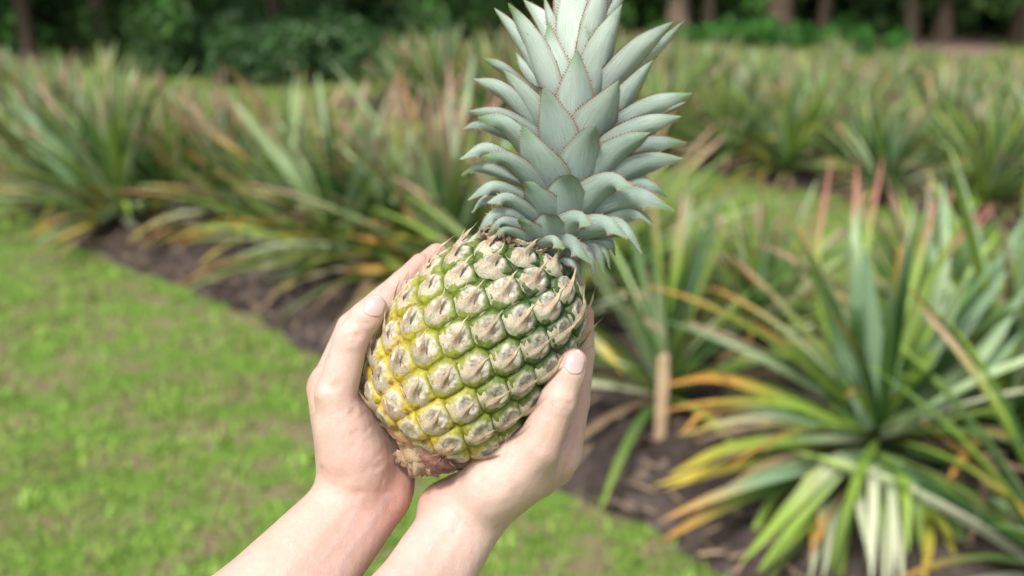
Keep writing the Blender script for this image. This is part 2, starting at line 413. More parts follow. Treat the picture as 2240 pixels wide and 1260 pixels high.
# the big plant at lower right, leaf by leaf
def hero_plant():
    bp = G(1905, 1085); base = np.array([bp[0], bp[1], .04]); Y0 = bp[1]
    zq = lambda x, y: (1300 + x * .7618, 300 + y * .7619)
    L = [  # tip (zoom px), tip depth offset, mid (zoom px) or None, mid depth, width, c0, c1, t-range, base shift
        ((215, 705), -.05, (400, 700), 0, .040, 'lime', 'orange', (.3, .8)),
        ((240, 858), -.25, (390, 772), -.15, .042, 'lime', 'orange', (.45, .95)),
        ((210, 975), -.35, (420, 890), -.22, .046, 'lime', 'yellow', (.5, 1.)),
        ((200, 1012), -.30, (450, 940), -.2, .044, 'green', 'yellow', (.35, .9)),
        ((190, 1160), -.45, (430, 1035), -.3, .050, 'green', 'orange', (.55, 1.)),
        ((420, 1225), -.50, (665, 960), -.25, .048, 'white', 'lime', (.3, .8)),
        ((470, 1258), -.55, (640, 1080), -.3, .042, 'lime', 'olive', (.4, .9)),
        ((430, 1185), -.3, (545, 1010), -.2, .040, 'green', 'lime', (.4, .9)),
        ((622, 1215), -.45, (655, 1060), -.25, .040, 'lime', 'orange', (.5, .95)),
        ((655, 1275), -.55, (690, 1080), -.3, .042, 'green', 'white', (.3, .9)),
        ((790, 1215), -.55, (750, 985), -.3, .052, 'white', 'white', (.3, .9)),
        ((710, 1275), -.6, (720, 1120), -.3, .040, 'green', 'olive', (.3, .9)),
        ((795, 1285), -.6, (800, 1000), -.38, .046, 'white', 'white', (.3, .9)), ((855, 1285), -.6, (850, 1010), -.36, .044, 'pale', 'white', (.3, .9)), ((900, 1200), -.5, (880, 985), -.33, .042, 'lime', 'lime', (.3, .9)), ((560, 1180), -.4, (620, 985), -.28, .042, 'lime', 'yellow', (.4, .9)), ((330, 1090), -.3, (520, 985), -.22, .044, 'lime', 'yellow', (.5, .95)),
        ((885, 1290), -.6, (860, 1070), -.3, .044, 'white', 'white', (.3, .9)),
        ((945, 1290), -.5, (950, 1110), -.3, .038, 'lime', 'yellow', (.3, .9)),
        ((1010, 1285), -.45, (1000, 1120), -.25, .038, 'lime', 'yellow', (.3, .9)),
        ((1120, 1105), -.25, (985, 1000), -.15, .042, 'green', 'lime', (.3, .9)),
        ((1080, 1245), -.35, (1000, 1060), -.2, .040, 'deep', 'green', (.3, .9)),
        ((1210, 1045), -.15, (1060, 945), -.1, .040, 'deep', 'green', (.3, .9)),
        ((1225, 1160), -.3, (1120, 1040), -.2, .040, 'green', 'green', (.3, .9)),
        ((590, 868), -.35, (665, 872), -.2, .040, 'white', 'pale', (.3, .9)),
        ((955, 795), -.2, (880, 850), -.1, .042, 'white', 'silver', (.3, .9)),
        ((1250, 800), .1, (1050, 800), .05, .042, 'green', 'lime', (.3, .9)),
        ((1250, 880), -.05, (1080, 850), 0, .042, 'deep', 'orange', (.4, .9)),
        ((540, 565), .1, (650, 690), .06, .050, 'green', 'olive', (.4, .9)),
        ((380, 700), .15, (560, 790), .1, .042, 'green', 'lime', (.3, .9)),
        ((655, 480), -.05, (715, 640), 0, .046, 'silver', 'green', (.5, .95)),
        ((742, 320), .05, (745, 560), .03, .050, 'silver', 'pale', (.5, .95)),
        ((770, 300), .0, (800, 590), 0, .056, 'silver', 'silver', (.5, .95)),
        ((1062, 418), -.08, (960, 620), -.04, .056, 'silver', 'pale', (.5, .95)),
        ((880, 560), .05, (850, 690), .02, .048, 'silver', 'lime', (.5, .95)),
        ((1000, 500), .12, (900, 650), .08, .044, 'green', 'lime', (.5, .95)),
        ((830, 45), .42, (765, 420), .22, .032, 'lime', 'red', (.66, .84)),
        ((755, 62), .45, (745, 420), .22, .032, 'pale', 'red', (.70, .86)),
        ((680, 62), .40, (640, 420), .2, .032, 'lime', 'red', (.55, .84)),
        ((990, 155), .35, (905, 430), .2, .036, 'lime', 'red', (.62, .9)),
        ((1000, 110), .42, (990, 430), .2, .044, 'pale', 'silver', (.5, .9)),
        ((1140, 180), .35, (950, 420), .2, .034, 'olive', 'red', (.6, .85)),
        ((1240, 280), .2, (1090, 500), .1, .052, 'silver', 'silver', (.5, .9)),
        ((1250, 420), .1, (1090, 640), .05, .050, 'pale', 'silver', (.5, .9)),
        ((1230, 560), .0, (1080, 700), 0, .046, 'green', 'silver', (.5, .9)),
    ]
    leaves = []
    b2 = AT(*zq(795, 868), Y0)
    rj = np.random.default_rng(31); L2 = []
    for (tp, td, mp, mdp, wd, c0, c1, t1) in L:
        if c1 == 'red': continue
        jx, jy = rj.normal(0, 55), rj.normal(0, 40)
        L2.append(((tp[0] + jx, tp[1] + jy), td + rj.normal(.06, .08), (mp[0] + jx * .55, mp[1] + jy * .5), mdp + rj.normal(.03, .04), wd * .85, ['green', 'lime', 'pale', 'silver', 'deep'][rj.integers(5)], c1 if rj.uniform() < .6 else 'olive', t1))
    for (tp, td, mp, mdp, wd, c0, c1, t1) in L + L2:
        tipw = AT(*zq(*tp), Y0 + td); midw = AT(*zq(*mp), Y0 + mdp)
        if tipw[2] < .015: tipw = G(*zq(*tp), .015)
        if midw[2] < .07: midw = G(*zq(*mp), .07)
        dm_ = midw - b2; st = b2 + dm_ / np.linalg.norm(dm_) * .035 + np.array([0, 0, min(0, (870 - mp[1])) * 3e-4])
        p = catmull([st, midw, tipw], 18) - base
        leaves.append(strap(p, wd * (.72 if c1 == 'white' else .98), (0, -.35, 1) if mp[1] > 700 else (0, -1, .45), PAL[c0] * rng.uniform(.9, 1.1), PAL[c1] * rng.uniform(.9, 1.1), t1, twist=rng.normal(0, .2)))
    extra = rosette_leaves(55, 96, .70, .2, .3)[16:]
    r = np.random.default_rng(4)
    for lf in extra:
        if lf[0][-1][1] > -.05 or r.uniform() < .55:
            lf[0][:, 2] += .13; lf[0][:, 2] = np.maximum(lf[0][:, 2], .012); leaves.append(lf)
    for q in range(14):
        a = R(r.uniform(150, 260)); leaves.append(strap(arc_path(a, R(r.uniform(5, 25)), r.uniform(.35, .62), R(r.uniform(30, 60)), z0=.10), r.uniform(.02, .035), (0, 0, 1), PAL['dry'] * r.uniform(.7, 1.3), PAL['dry'] * r.uniform(.8, 1.4), (.2, .8), twist=r.normal(0, 1)))
    plant_parts(base, leaves, 'large silvery green pineapple plant, its yellow tipped lower leaves spread on the soil', G_NEAR)
hero_plant()
# the other plants of the near bed, placed by the foot of each in the photograph
def leafy_plant(px, py, seed, size, label, red=.4, orange=.4, nl=44, rz=0.0):
    g = G(px, py); plant_parts((g[0], g[1], .04), rosette_leaves(seed, nl, size, red, orange), label, G_NEAR, rz)
def xleaf(px, py, tip, td, mid, md, wd, c0, c1, t1):
    """an individually placed leaf for the plant whose foot is at px, py (all photo pixels)"""
    g = G(px, py); Y0 = g[1]; st = np.array([g[0], g[1], .12]); m = AT(*mid, Y0 + md); t = AT(*tip, Y0 + td); m[2] = max(m[2], .05); t[2] = max(t[2], .02)
    return strap(catmull([st, m, t], 16) - np.array([g[0], g[1], .04]), wd, (0, -.5, 1), PAL[c0], PAL[c1], t1, twist=.15)
def leafy_plant(px, py, seed, size, label, red=.4, orange=.4, nl=44, rz=0.0, xs=()):
    g = G(px, py); plant_parts((g[0], g[1], .04), rosette_leaves(seed, nl, size, red, orange) + [xleaf(px, py, *x) for x in xs], label, G_NEAR, rz)
leafy_plant(1450, 905, 201, .74, 'upright grey green pineapple plant behind the wooden stake', .05, .2, 46)
leafy_plant(985, 640, 203, .92, 'pineapple plant with many orange lower leaves left of the held pineapple', .6, .6, 80, xs=[
    ((755, 512), -.1, (880, 545), -.1, .055, 'olive', 'orange', (.3, .8)), ((752, 470), .0, (870, 510), 0, .05, 'lime', 'orange', (.3, .8)), ((822, 398), .1, (920, 490), .05, .055, 'olive', 'orange', (.2, .7)),
    ((738, 592), -.2, (860, 590), -.15, .055, 'lime', 'orange', (.3, .8)), ((770, 545), -.1, (880, 570), -.1, .05, 'olive', 'orange', (.2, .7)), ((895, 375), .2, (950, 480), .1, .05, 'lime', 'yellow', (.3, .8))])
leafy_plant(745, 600, 204, .84, 'tall lime green pineapple plant with one very long pale leaf leaning left', .4, .25, 80, xs=[
    ((505, 215), .1, (640, 385), 0, .085, 'green', 'pale', (.2, .6)), ((600, 255), .2, (680, 410), .1, .06, 'lime', 'pale', (.2, .7)), ((520, 600), -.1, (640, 570), -.1, .05, 'lime', 'pale', (.3, .8)), ((545, 515), -.1, (650, 520), -.1, .05, 'green', 'lime', (.3, .8)), ((520, 690), -.35, (610, 655), -.2, .05, 'green', 'white', (.2, .7))])
leafy_plant(520, 500, 205, .74, 'pineapple plant with tan and olive leaves beside the bare soil at the left', .6, .4, 80, xs=[
    ((385, 350), .0, (450, 420), 0, .055, 'lime', 'pink', (.3, .8)), ((430, 500), -.1, (480, 480), 0, .05, 'lime', 'olive', (.3, .8))])
leafy_plant(270, 505, 206, .80, 'dark green dense pineapple plant spilling onto the lawn edge at far left', .05, .2, 80, xs=[
    ((290, 590), -.35, (300, 530), -.2, .05, 'white', 'white', (.3, .8)), ((205, 500), -.2, (240, 470), -.1, .06, 'silver', 'pale', (.3, .8)), ((110, 545), -.3, (180, 500), -.2, .05, 'yellow', 'yellow', (.3, .8)), ((40, 225), .1, (170, 380), 0, .07, 'green', 'silver', (.3, .8)), ((60, 290), 0, (160, 400), 0, .06, 'green', 'silver', (.3, .8))])
leafy_plant(395, 492, 221, .70, 'olive green pineapple plant between the dense dark one and the tan leaved one', .5, .3, 76)
leafy_plant(630, 545, 222, .76, 'small olive pineapple plant squeezed between the tan leaved and the lime green ones', .5, .3, 76)
leafy_plant(870, 610, 223, .80, 'green pineapple plant with pinkish tips left of the orange leaved one', .7, .3, 76)
leafy_plant(165, 470, 224, .72, 'pale grey green pineapple plant just left of the dense dark one', .2, .2, 70)
leafy_plant(2190, 1010, 207, .84, 'dark green pineapple plant cut by the right edge beside the large silvery plant', .1, .3, 60)
leafy_plant(2330, 1330, 213, .7, 'low dark pineapple plant in the lower right corner', .1, .2, 50)
leafy_plant(90, 440, 208, .70, 'grey green pineapple plant at the left edge beyond the dense dark one', .1, .3, 66)
leafy_plant(1180, 760, 209, .80, 'pineapple plant hidden mostly behind the held pineapple', .2, .5, 56)
leafy_plant(1660, 770, 210, .56, 'reddish tipped pineapple plant in the second row behind the stake', .45, .6, 66)
leafy_plant(2000, 760, 211, .56, 'red tipped pineapple plant rising behind the large silvery plant', .35, .5, 66)
leafy_plant(1345, 660, 212, .82, 'pineapple plant with brown orange tips right of the held crown', .5, .9, 60)
k = 0
for row, (n_, s0, s1, st) in enumerate(((.72, 2.3, 7.6, .42), (1.30, 2.0, 8.0, .44))):
    for i, s in enumerate(np.arange(s0, s1, st)):
        q = SN(s + rng.normal(0, .06), n_ + rng.normal(0, .08))
        dd = min(math.hypot(q[0] - o.location.x, q[1] - o.location.y) for o in sc.objects if o.name.startswith('pineapple_plant'))
        if dd < .30: continue
        lab = ('middle' if row == 0 else 'back') + ' row pineapple plant in the near bed, ' + ORD[min(k, 15)] + ' from the right'
        plant(q, k * 3 + row, rng.uniform(.72, .88) if row == 0 else (rng.uniform(.55, .72) if s > 2.6 else rng.uniform(.42, .55)), rng.uniform(0, 6.28), 'pineapple plant in the ' + ('middle' if row == 0 else 'back') + ' row of the near bed', 'middle row plants of the near bed' if row == 0 else 'back row plants of the near bed'); k += 1
# the far bed beyond the grass path
k = 0
for row, n_ in enumerate((3.95, 4.5, 5.1, 5.75, 6.4, 7.1, 7.8, 8.5)):
    for s in np.arange(-5.5 + row * .3, S_LIM - .2 - row * .1 - (1.6 if row > 5 else 0), .56):
        q = SN(s + rng.normal(0, .08), n_ + rng.normal(0, .1))
        if q[1] < 2 or abs(q[0]) > q[1] * .72 + .8: continue
        plant(q, k * 5 + row, rng.uniform(.68, .84) * (1 - .055 * row), rng.uniform(0, 6.28), ['grey green pineapple plant in the front row of the far bed beyond the grass path', 'pineapple plant in the second row of the far bed', 'small pineapple plant in the back rows of the far bed'][min(row, 2)], ['front row of the far bed', 'second row of the far bed', 'back rows of the far bed'][min(row, 2)]); k += 1

# clods, straw and bits lying on the bare soil
def litter():
    r = np.random.default_rng(21); mb = MB()
    for _ in range(2600):
        s_, n_ = r.uniform(-2.4, 7), r.uniform(.03, 1.7) ** 1.3 * .8
        q = SN(s_, edge_n(s_) + n_); c = np.array([q[0], q[1], .055])
        if r.uniform() < .55:
            k_ = r.uniform(.006, .024); v = nrm(np.array([(1, 0, 0), (-1, 0, 0), (0, 1, 0), (0, -1, 0), (0, 0, 1), (0, 0, -1)], float) + r.normal(0, .25, (6, 3))) * k_
            mb.add(c + v, [(0, 2, 4), (2, 1, 4), (1, 3, 4), (3, 0, 4), (2, 0, 5), (1, 2, 5), (3, 1, 5), (0, 3, 5)], np.array([.085, .066, .056]) * r.uniform(.6, 1.9))
        else:
            a = r.uniform(0, 6.28); L = r.uniform(.03, .13); w_ = r.uniform(.002, .008); d = np.array([math.cos(a), math.sin(a), r.normal(0, .12)]); e = np.array([-d[1], d[0], 0]) * w_
            mb.add([c - d * L / 2 - e, c - d * L / 2 + e, c + d * L / 2 + e * .5, c + d * L / 2 - e * .5], [(0, 1, 2, 3)], np.array([.30, .22, .14]) * r.uniform(.4, 1.5))
    tag(mb.build('soil_litter', M_LITTER, smooth=False), 'clods of earth and dry straw bits scattered on the bare soil', 'soil litter', kind='stuff')
M_LITTER = leafy('litter', .85, .2, .3)
litter()

# wooden stake
def stake():
    g = G(1442, 985); b = AT(1452, 778, g[1] + .05); h = b[2]
    mb = MB(); n = 10; V = []
    for i in range(n):
        t = i / (n - 1); c = np.array([g[0] + (b[0] - g[0]) * t, g[1] + .05 * t, -.05 + (h + .05) * t])
        hw, hd = .018 + .0015 * math.sin(i * 2.1), .011
        for (a, d) in ((-1, -1), (-.6, -1.15), (.6, -1.15), (1, -1), (1, 1), (.6, 1.15), (-.6, 1.15), (-1, 1)):
            V.append(c + np.array([a * hw, d * hd, (.012 * a if i == n - 1 else 0)]))
    f = [(i * 8 + j, i * 8 + (j + 1) % 8, (i + 1) * 8 + (j + 1) % 8, (i + 1) * 8 + j) for i in range(n - 1) for j in range(8)] + [tuple((n - 1) * 8 + j for j in range(8))]
    mb.add(np.array(V) - np.array([g[0], g[1], 0]), f); o = mb.build('wooden_stake', M_WOOD, smooth=False); o.location = (g[0], g[1], 0)
    tag(o, 'pale wooden stake driven into the soil in front of a pineapple plant', 'stake')
stake()

# ---------------------------------------------------------------- shrubs, ground cover and trees behind
def clump_mesh(name, seed, n, rx, ry, rz, leaf, cols, mat=M_FOL, z0=0.0):
    r = np.random.default_rng(seed); V = []; C = []
    cents = np.c_[r.normal(0, .5, 14) * rx, r.normal(0, .5, 14) * ry, z0 + r.uniform(.15, .85, 14) * rz]
    rad = r.uniform(.25, .45, 14) * min(rx, rz)
    ci = r.integers(14, size=n); d = nrm(r.normal(size=(n, 3))); p = cents[ci] + d * (rad[ci] * r.uniform(.5, 1.0, n) ** .5)[:, None]
    p[:, 2] = np.maximum(p[:, 2], .03)
    a = nrm(d * .6 + r.normal(0, .6, (n, 3)) + np.array([0, 0, -.2])); b = nrm(np.cross(a, r.normal(size=(n, 3))))
    s = leaf * r.uniform(.6, 1.3, n)[:, None]
    V = np.stack([p - a * s * .5, p + b * s * .28, p + a * s * .5, p - b * s * .28], 1).reshape(-1, 3)
    cc = np.array(cols)[r.integers(len(cols), size=n)] * r.uniform(.7, 1.3, n)[:, None]
    C = np.repeat(cc, 4, 0)
    me = bpy.data.meshes.new(name); me.from_pydata(V.tolist(), [], (np.arange(n)[:, None] * 4 + np.arange(4)).tolist()); me.update()
    put_attrs(me, C, r.uniform(0, 20, (n * 4, 2))); me.materials.append(mat); return me
DK = [(.025, .07, .018), (.06, .14, .032), (.11, .23, .055), (.05, .11, .04), (.15, .26, .085)]
BR = [(.06, .20, .03), (.09, .27, .04), (.05, .16, .03)]
sh = [clump_mesh('shrub', 300 + i, 2600, 1.0, .8, 1.5, .16, DK if i % 3 else DK + BR[:2]) for i in range(4)]
lowm = [clump_mesh('low_bush', 320 + i, 1800, .75, .6, .62, .10, [(.05, .13, .035), (.075, .17, .05), (.04, .10, .03), (.10, .17, .08)]) for i in range(3)]
brm = clump_mesh('low_bush', 330, 2600, .9, .7, .30, .09, BR)
def put(name, me, x, y, s, rz, label, cat, group, z=0.0):
    o = link(name, me); o.location = (x, y, z); o.scale = (s,) * 3; o.rotation_euler = (0, 0, rz); return tag(o, label, cat, group)
for i, (px, py) in enumerate(((505, 190), (585, 190), (660, 186), (735, 178), (800, 172), (560, 150), (640, 150), (720, 145), (450, 170), (400, 150), (480, 120))):
    g = G(px, py); put('low_bush', lowm[i % 3], g[0], g[1] + .5, rng.uniform(.8, 1.1), i * 1.7, 'dark green low bush at the far end of the grass path', 'bush', 'low bushes left of the far bed')
for i, (px, py) in enumerate(((1590, 92), (1660, 95), (1730, 92), (1790, 98), (1540, 100), (1860, 112))):
    g = G(px, py); put('low_bush', brm, g[0], g[1], rng.uniform(.9, 1.2), i * 2.1, 'bright green low ground cover bush at the foot of the trees', 'bush', 'bright ground cover bushes under the trees')
for i in range(34):
    x = -12 + 24 * i / 33 + rng.normal(0, .3); y = (12.4 if x < -.6 else 16.0) + rng.uniform(-.5, 1.2)
    put('shrub', sh[i % 4], x, y, rng.uniform(.45, .8) if x < -.6 else rng.uniform(.9, 1.4), rng.uniform(0, 6), 'dark leafy shrub in the shaded thicket', 'shrub', 'shrubs of the thicket')
for i in range(30):
    x = -15 + 30 * i / 29 + rng.normal(0, .3); y = (14.2 if x < 0 else 18.2) + rng.uniform(-.8, 1.2)
    put('shrub', sh[(i + 1) % 4], x, y, rng.uniform(1.5, 2.2), rng.uniform(0, 6), 'dark leafy shrub in the shaded thicket', 'shrub', 'shrubs of the thicket')

crown_me = [clump_mesh('crown', 340 + i, 3000, 2.0, 2.0, 2.2, .42, DK, z0=0) for i in range(3)]
def trunk_mesh(seed, h, r0, mat):
    r = np.random.default_rng(seed); mb = MB(); n, m = 16, 12; V = []
    bend = r.normal(0, .12, 2)
    for i in range(n):
        t = i / (n - 1); rad = r0 * (1 - .45 * t) * (1 + .5 * math.exp(-t * 14))
        for j in range(m):
            a = 6.283 * j / m; q = rad * (1 + .09 * math.sin(3 * a + seed) + .05 * math.sin(5 * a + 9 * t))
            V.append((math.cos(a) * q + bend[0] * t * t * h * .4, math.sin(a) * q + bend[1] * t * t * h * .4, h * t - .05))
    f = [(i * m + j, i * m + (j + 1) % m, (i + 1) * m + (j + 1) % m, (i + 1) * m + j) for i in range(n - 1) for j in range(m)]
    mb.add(V, f)
    for k in range(4):                                  # limbs
        a = k * 1.6 + r.uniform(0, 1); st = np.array([bend[0] * h * .25, bend[1] * h * .25, h * .74]); en = st + np.array([math.cos(a) * 1.1, math.sin(a) * 1.1, h * .28])
        pts = catmull([st, (st + en) / 2 + np.array([0, 0, -.15]), en], 6); W = []
        for i, c in enumerate(pts):
            for j in range(6):
                b = 6.283 * j / 6; W.append(c + np.array([math.cos(b), math.sin(b), 0]) * r0 * .38 * (1 - i / 7))
        mb.add(W, [(i * 6 + j, i * 6 + (j + 1) % 6, (i + 1) * 6 + (j + 1) % 6, (i + 1) * 6 + j) for i in range(5) for j in range(6)])
    return mb.mesh('trunk', mat)
TREES = [(60, 60, .16, 0, 'leftmost dark trunk under the thicket'), (225, 85, .15, 0, 'dark trunk second from the left'), (400, 55, .13, 1, 'pale brown trunk above the left bushes'),
         (600, 25, .12, 0, 'dark trunk above the middle of the left bushes'), (1485, 62, .20, 1, 'broad brown trunk just right of the held crown'), (1548, 50, .11, 0, 'slim trunk beside the broad brown trunk'),
         (1705, 62, .19, 0, 'dark trunk above the bright ground cover'), (1800, 50, .10, 0, 'slim brown trunk right of the bright ground cover'), (1992, 55, .12, 1, 'slim leaning trunk above the brown dirt patch'),
         (2062, 75, .14, 1, 'pale trunk right of the brown dirt patch'), (2235, 60, .16, 0, 'dark trunk at the right edge')]
for i, (px, py, r0, b, lab) in enumerate(TREES):
    g = G(px, py); Y = 11.7 + .2 * (i % 3) if px < 1000 else min(max(g[1], 14.0), 15.2); x = g[0] * Y / g[1]
    o = empty('tree', (x, Y, 0), i * .7); tag(o, 'tree with a ' + lab, 'tree', 'trees along the back')
    link('trunk', trunk_mesh(400 + i, 4.2, r0 * Y / 16 * (.75 if px < 1000 else .85), M_BARK2 if b else (M_BARK3 if px < 1000 else M_BARK)), o)
    c = link('crown', crown_me[i % 3], o); c.location = (0, 0, 3.2); c.rotation_euler = (0, 0, i)
# dirt patch under the trees at right
def dirt():
    c = G(2005, 88); n = 40; mb = MB(); V = [(c[0], c[1], .012)]
    for k in range(n):
        a = 6.283 * k / n; q = 1 + .18 * math.sin(3 * a) + .1 * math.sin(7 * a + 1); V.append((c[0] + 1.1 * q * math.cos(a), c[1] + 1.7 * q * math.sin(a), .008))
    mb.add(V, [(0, 1 + k, 1 + (k + 1) % n) for k in range(n)]); tag(mb.build('dirt_patch', M_DIRT), kind='structure')
M_DIRT = m_ground('dry_dirt', [(0.3, (.16, .11, .08)), (0.7, (.34, .25, .19))], 3.0, .6, .03)
dirt()

# ---------------------------------------------------------------- THE PINEAPPLE
A_B = P(922, 957); A_T = P(1165, 547)
AX = nrm(A_T - A_B); LEN = np.linalg.norm(A_T - A_B); VIEW = -CF
F3 = nrm(VIEW - AX * (VIEW @ AX)); R3 = np.cross(F3, AX)        # F3 towards the viewer, R3 screen-right across the axis
if R3 @ CX < 0: R3 = -R3
pine = empty('pineapple', A_B); tag(pine, 'ripening yellow green pineapple with a pale spiky crown, held up in both hands', 'pineapple')
prof_t = np.array([0, .015, .04, .08, .15, .25, .4, .55, .7, .82, .92, .98, 1.0])
prof_r = np.array([62, 92, 122, 146, 163, 175, 186, 186, 176, 158, 125, 88, 55]) * PX
def prof(t): return np.interp(t, tt_, pp_)
from_t = np.linspace(0, 1, 400)
pp_ = np.interp(from_t, prof_t, prof_r); kk_ = np.hanning(17); kk_ /= kk_.sum()
pp_ = np.concatenate([pp_[:8], np.convolve(np.pad(pp_, 8, mode='reflect', reflect_type='odd'), kk_, mode='valid')[8:-8], pp_[-8:]]); tt_ = from_t
def shift(t): return 28 * PX * (sst(.35, 1., t) - .3)           # slight bend to the right at the top
def surf(t, th):                                               # th = 0 faces the viewer, positive to the LEFT
    t = np.asarray(t, float); th = np.asarray(th, float); r = prof(t)
    c = A_B + AX * (t * LEN)[..., None] + R3 * shift(t)[..., None]
    return c + (F3 * np.cos(th)[..., None] - R3 * np.sin(th)[..., None]) * r[..., None]
NF = 134
# fruitlets: equal area steps along the profile, golden angle
ds = np.gradient(pp_, tt_); area = np.cumsum(np.sqrt((LEN) ** 2 + ds ** 2) * pp_ ** .72); area = (area - area[0]) / (area[-1] - area[0])
ft = np.interp((np.arange(NF) + .5) / NF, area, tt_); fth = np.arange(NF) * R(137.508) + R(20)
fth = (fth + np.pi) % (2 * np.pi) - np.pi
FC = surf(ft, fth)
frnd = rng.uniform(0, 1, NF)
def frame(t, th):
    e = 1e-3; U = nrm(surf(t + e, th) - surf(t - e, th)); Rr = nrm(surf(t, th - 1e-3) - surf(t, th + 1e-3)); Nn = np.cross(Rr, U); return U, Rr, Nn
FU, FR, FN = frame(np.clip(ft, .01, .99), fth)
if ((FN * (FC - (A_B + AX * (ft * LEN)[:, None]))).sum(1) < 0).sum() > NF / 2: FN = -FN
dm = np.linalg.norm(FC[:, None] - FC[None], axis=-1) + np.eye(NF); FS = np.sort(dm, 1)[:, :6].mean(1) * .5     # eye radius
def ripe(t, th):                                               # 0 green .. 1 yellow
    return np.clip(1.12 - 1.25 * t + .34 * np.sin(th), 0, 1)
def build_fruit():
    nv, nu = 300, 460
    t = np.linspace(0, 1, nv); th = np.linspace(-np.pi, np.pi, nu, endpoint=False)
    TH, TT = np.meshgrid(th, t, indexing='ij'); TT = TT.ravel(); TH = TH.ravel(); S = surf(TT, TH)
    n = len(S); F1 = np.empty(n); F2 = np.empty(n); I1 = np.empty(n, int)
    for a in range(0, n, 20000):
        d = np.linalg.norm(S[a:a + 20000, None] - FC[None], axis=-1) / FS[None]
        ii = np.argpartition(d, 2, axis=1)[:, :2]; dd = np.take_along_axis(d, ii, 1); o = dd[:, 0] < dd[:, 1]
        F1[a:a + 20000] = dd.min(1); F2[a:a + 20000] = dd.max(1); I1[a:a + 20000] = np.where(o, ii[:, 0], ii[:, 1])
    edge = np.clip((F2 - F1) / 1.0, 0, 1.5)
    U, Rr, Nn = frame(np.clip(TT, .004, .996), TH)
    ctr = A_B + AX * (TT * LEN)[:, None] + R3 * shift(TT)[:, None]
    Nn *= np.sign((Nn * (S - ctr)).sum(1))[:, None]
    rel = S - FC[I1]; s = FS[I1]
    ev = (rel * FU[I1]).sum(1) / s; eu = (rel * FR[I1]).sum(1) / s
    dome = (1 - np.clip(F1 / 1.25, 0, 1) ** 3.4) * (.22 + .78 * (1 - (1 - np.clip(edge / .36, 0, 1)) ** 2.2))
    disc = np.sqrt(eu ** 2 + (ev - .12) ** 2)
    h = s * (.37 * dome - .10 * np.exp(-((disc) / .28) ** 2) + .05 * np.exp(-((disc - .55) / .12) ** 2))
    h += s * .02 * vnoise(S * 900, 5)
    endf = sst(0, .02, TT) * sst(1, .985, TT); h *= endf
    V = S + Nn * h[:, None]
    rp = ripe(TT, TH) + .12 * (frnd[I1] - .5)
    rp = np.clip(rp, 0, 1)[:, None]
    stops = np.array([0, .3, .55, .8, 1.0])
    gro = np.array([(.014, .038, .007), (.038, .072, .005), (.09, .115, .006), (.21, .19, .007), (.38, .27, .015)])
    skn = np.array([(.036, .078, .018), (.085, .14, .016), (.16, .20, .016), (.31, .29, .022), (.45, .34, .04)])
    lerp = lambda tab: np.stack([np.interp(rp[:, 0], stops, tab[:, k]) for k in range(3)], 1)
    g, k_ = lerp(gro), lerp(skn)
    face = (sst(.80, .50, disc + .05 * vnoise(S * 500, 8)) * sst(.16, .36, edge))[:, None]
    fc = k_ * .42 + .58 * np.array([.40, .36, .285])
    fc = fc * (1 - .35 * np.exp(-((disc - .2) / .12) ** 2))[:, None]
    C = k_ * (1 - face) + fc * face
    gr = sst(.22, .05, edge)[:, None]; C = C * (1 - gr) + g * gr
    core = np.exp(-((disc) / .22) ** 2)[:, None] * (rp > .45) * .8; C = C * (1 - core) + np.array([.52, .47, .10]) * core
    spots = sst(.55, .9, vnoise(S * 420, 9))[:, None] * sst(.7, 1., rp) * .8
    C = C * (1 - spots) + np.array([.20, .10, .05]) * spots
    pw = np.clip(face[:, 0] * 1.0 + .06, 0, 1) * (.55 + .45 * frnd[I1]) * sst(.05, .22, edge)
    V2 = V - A_B
    quads = []
    idx = np.arange(nu * nv).reshape(nu, nv); nx = np.roll(idx, -1, 0)
    quads = np.stack([idx[:, :-1], nx[:, :-1], nx[:, 1:], idx[:, 1:]], -1).reshape(-1, 4)
    me = bpy.data.meshes.new('fruit'); me.from_pydata(V2.tolist(), [], quads.tolist() + [tuple(idx[::8, 0]), tuple(idx[::-8, -1])]); me.update()
    put_attrs(me, C); a = me.attributes.new('powder', 'FLOAT', 'POINT'); a.data.foreach_set('value', pw.astype(np.float32))
    me.polygons.foreach_set('use_smooth', np.ones(len(me.polygons), bool)); me.materials.append(M_FRUIT)
    return link('fruit', me, pine)
fruit = build_fruit()

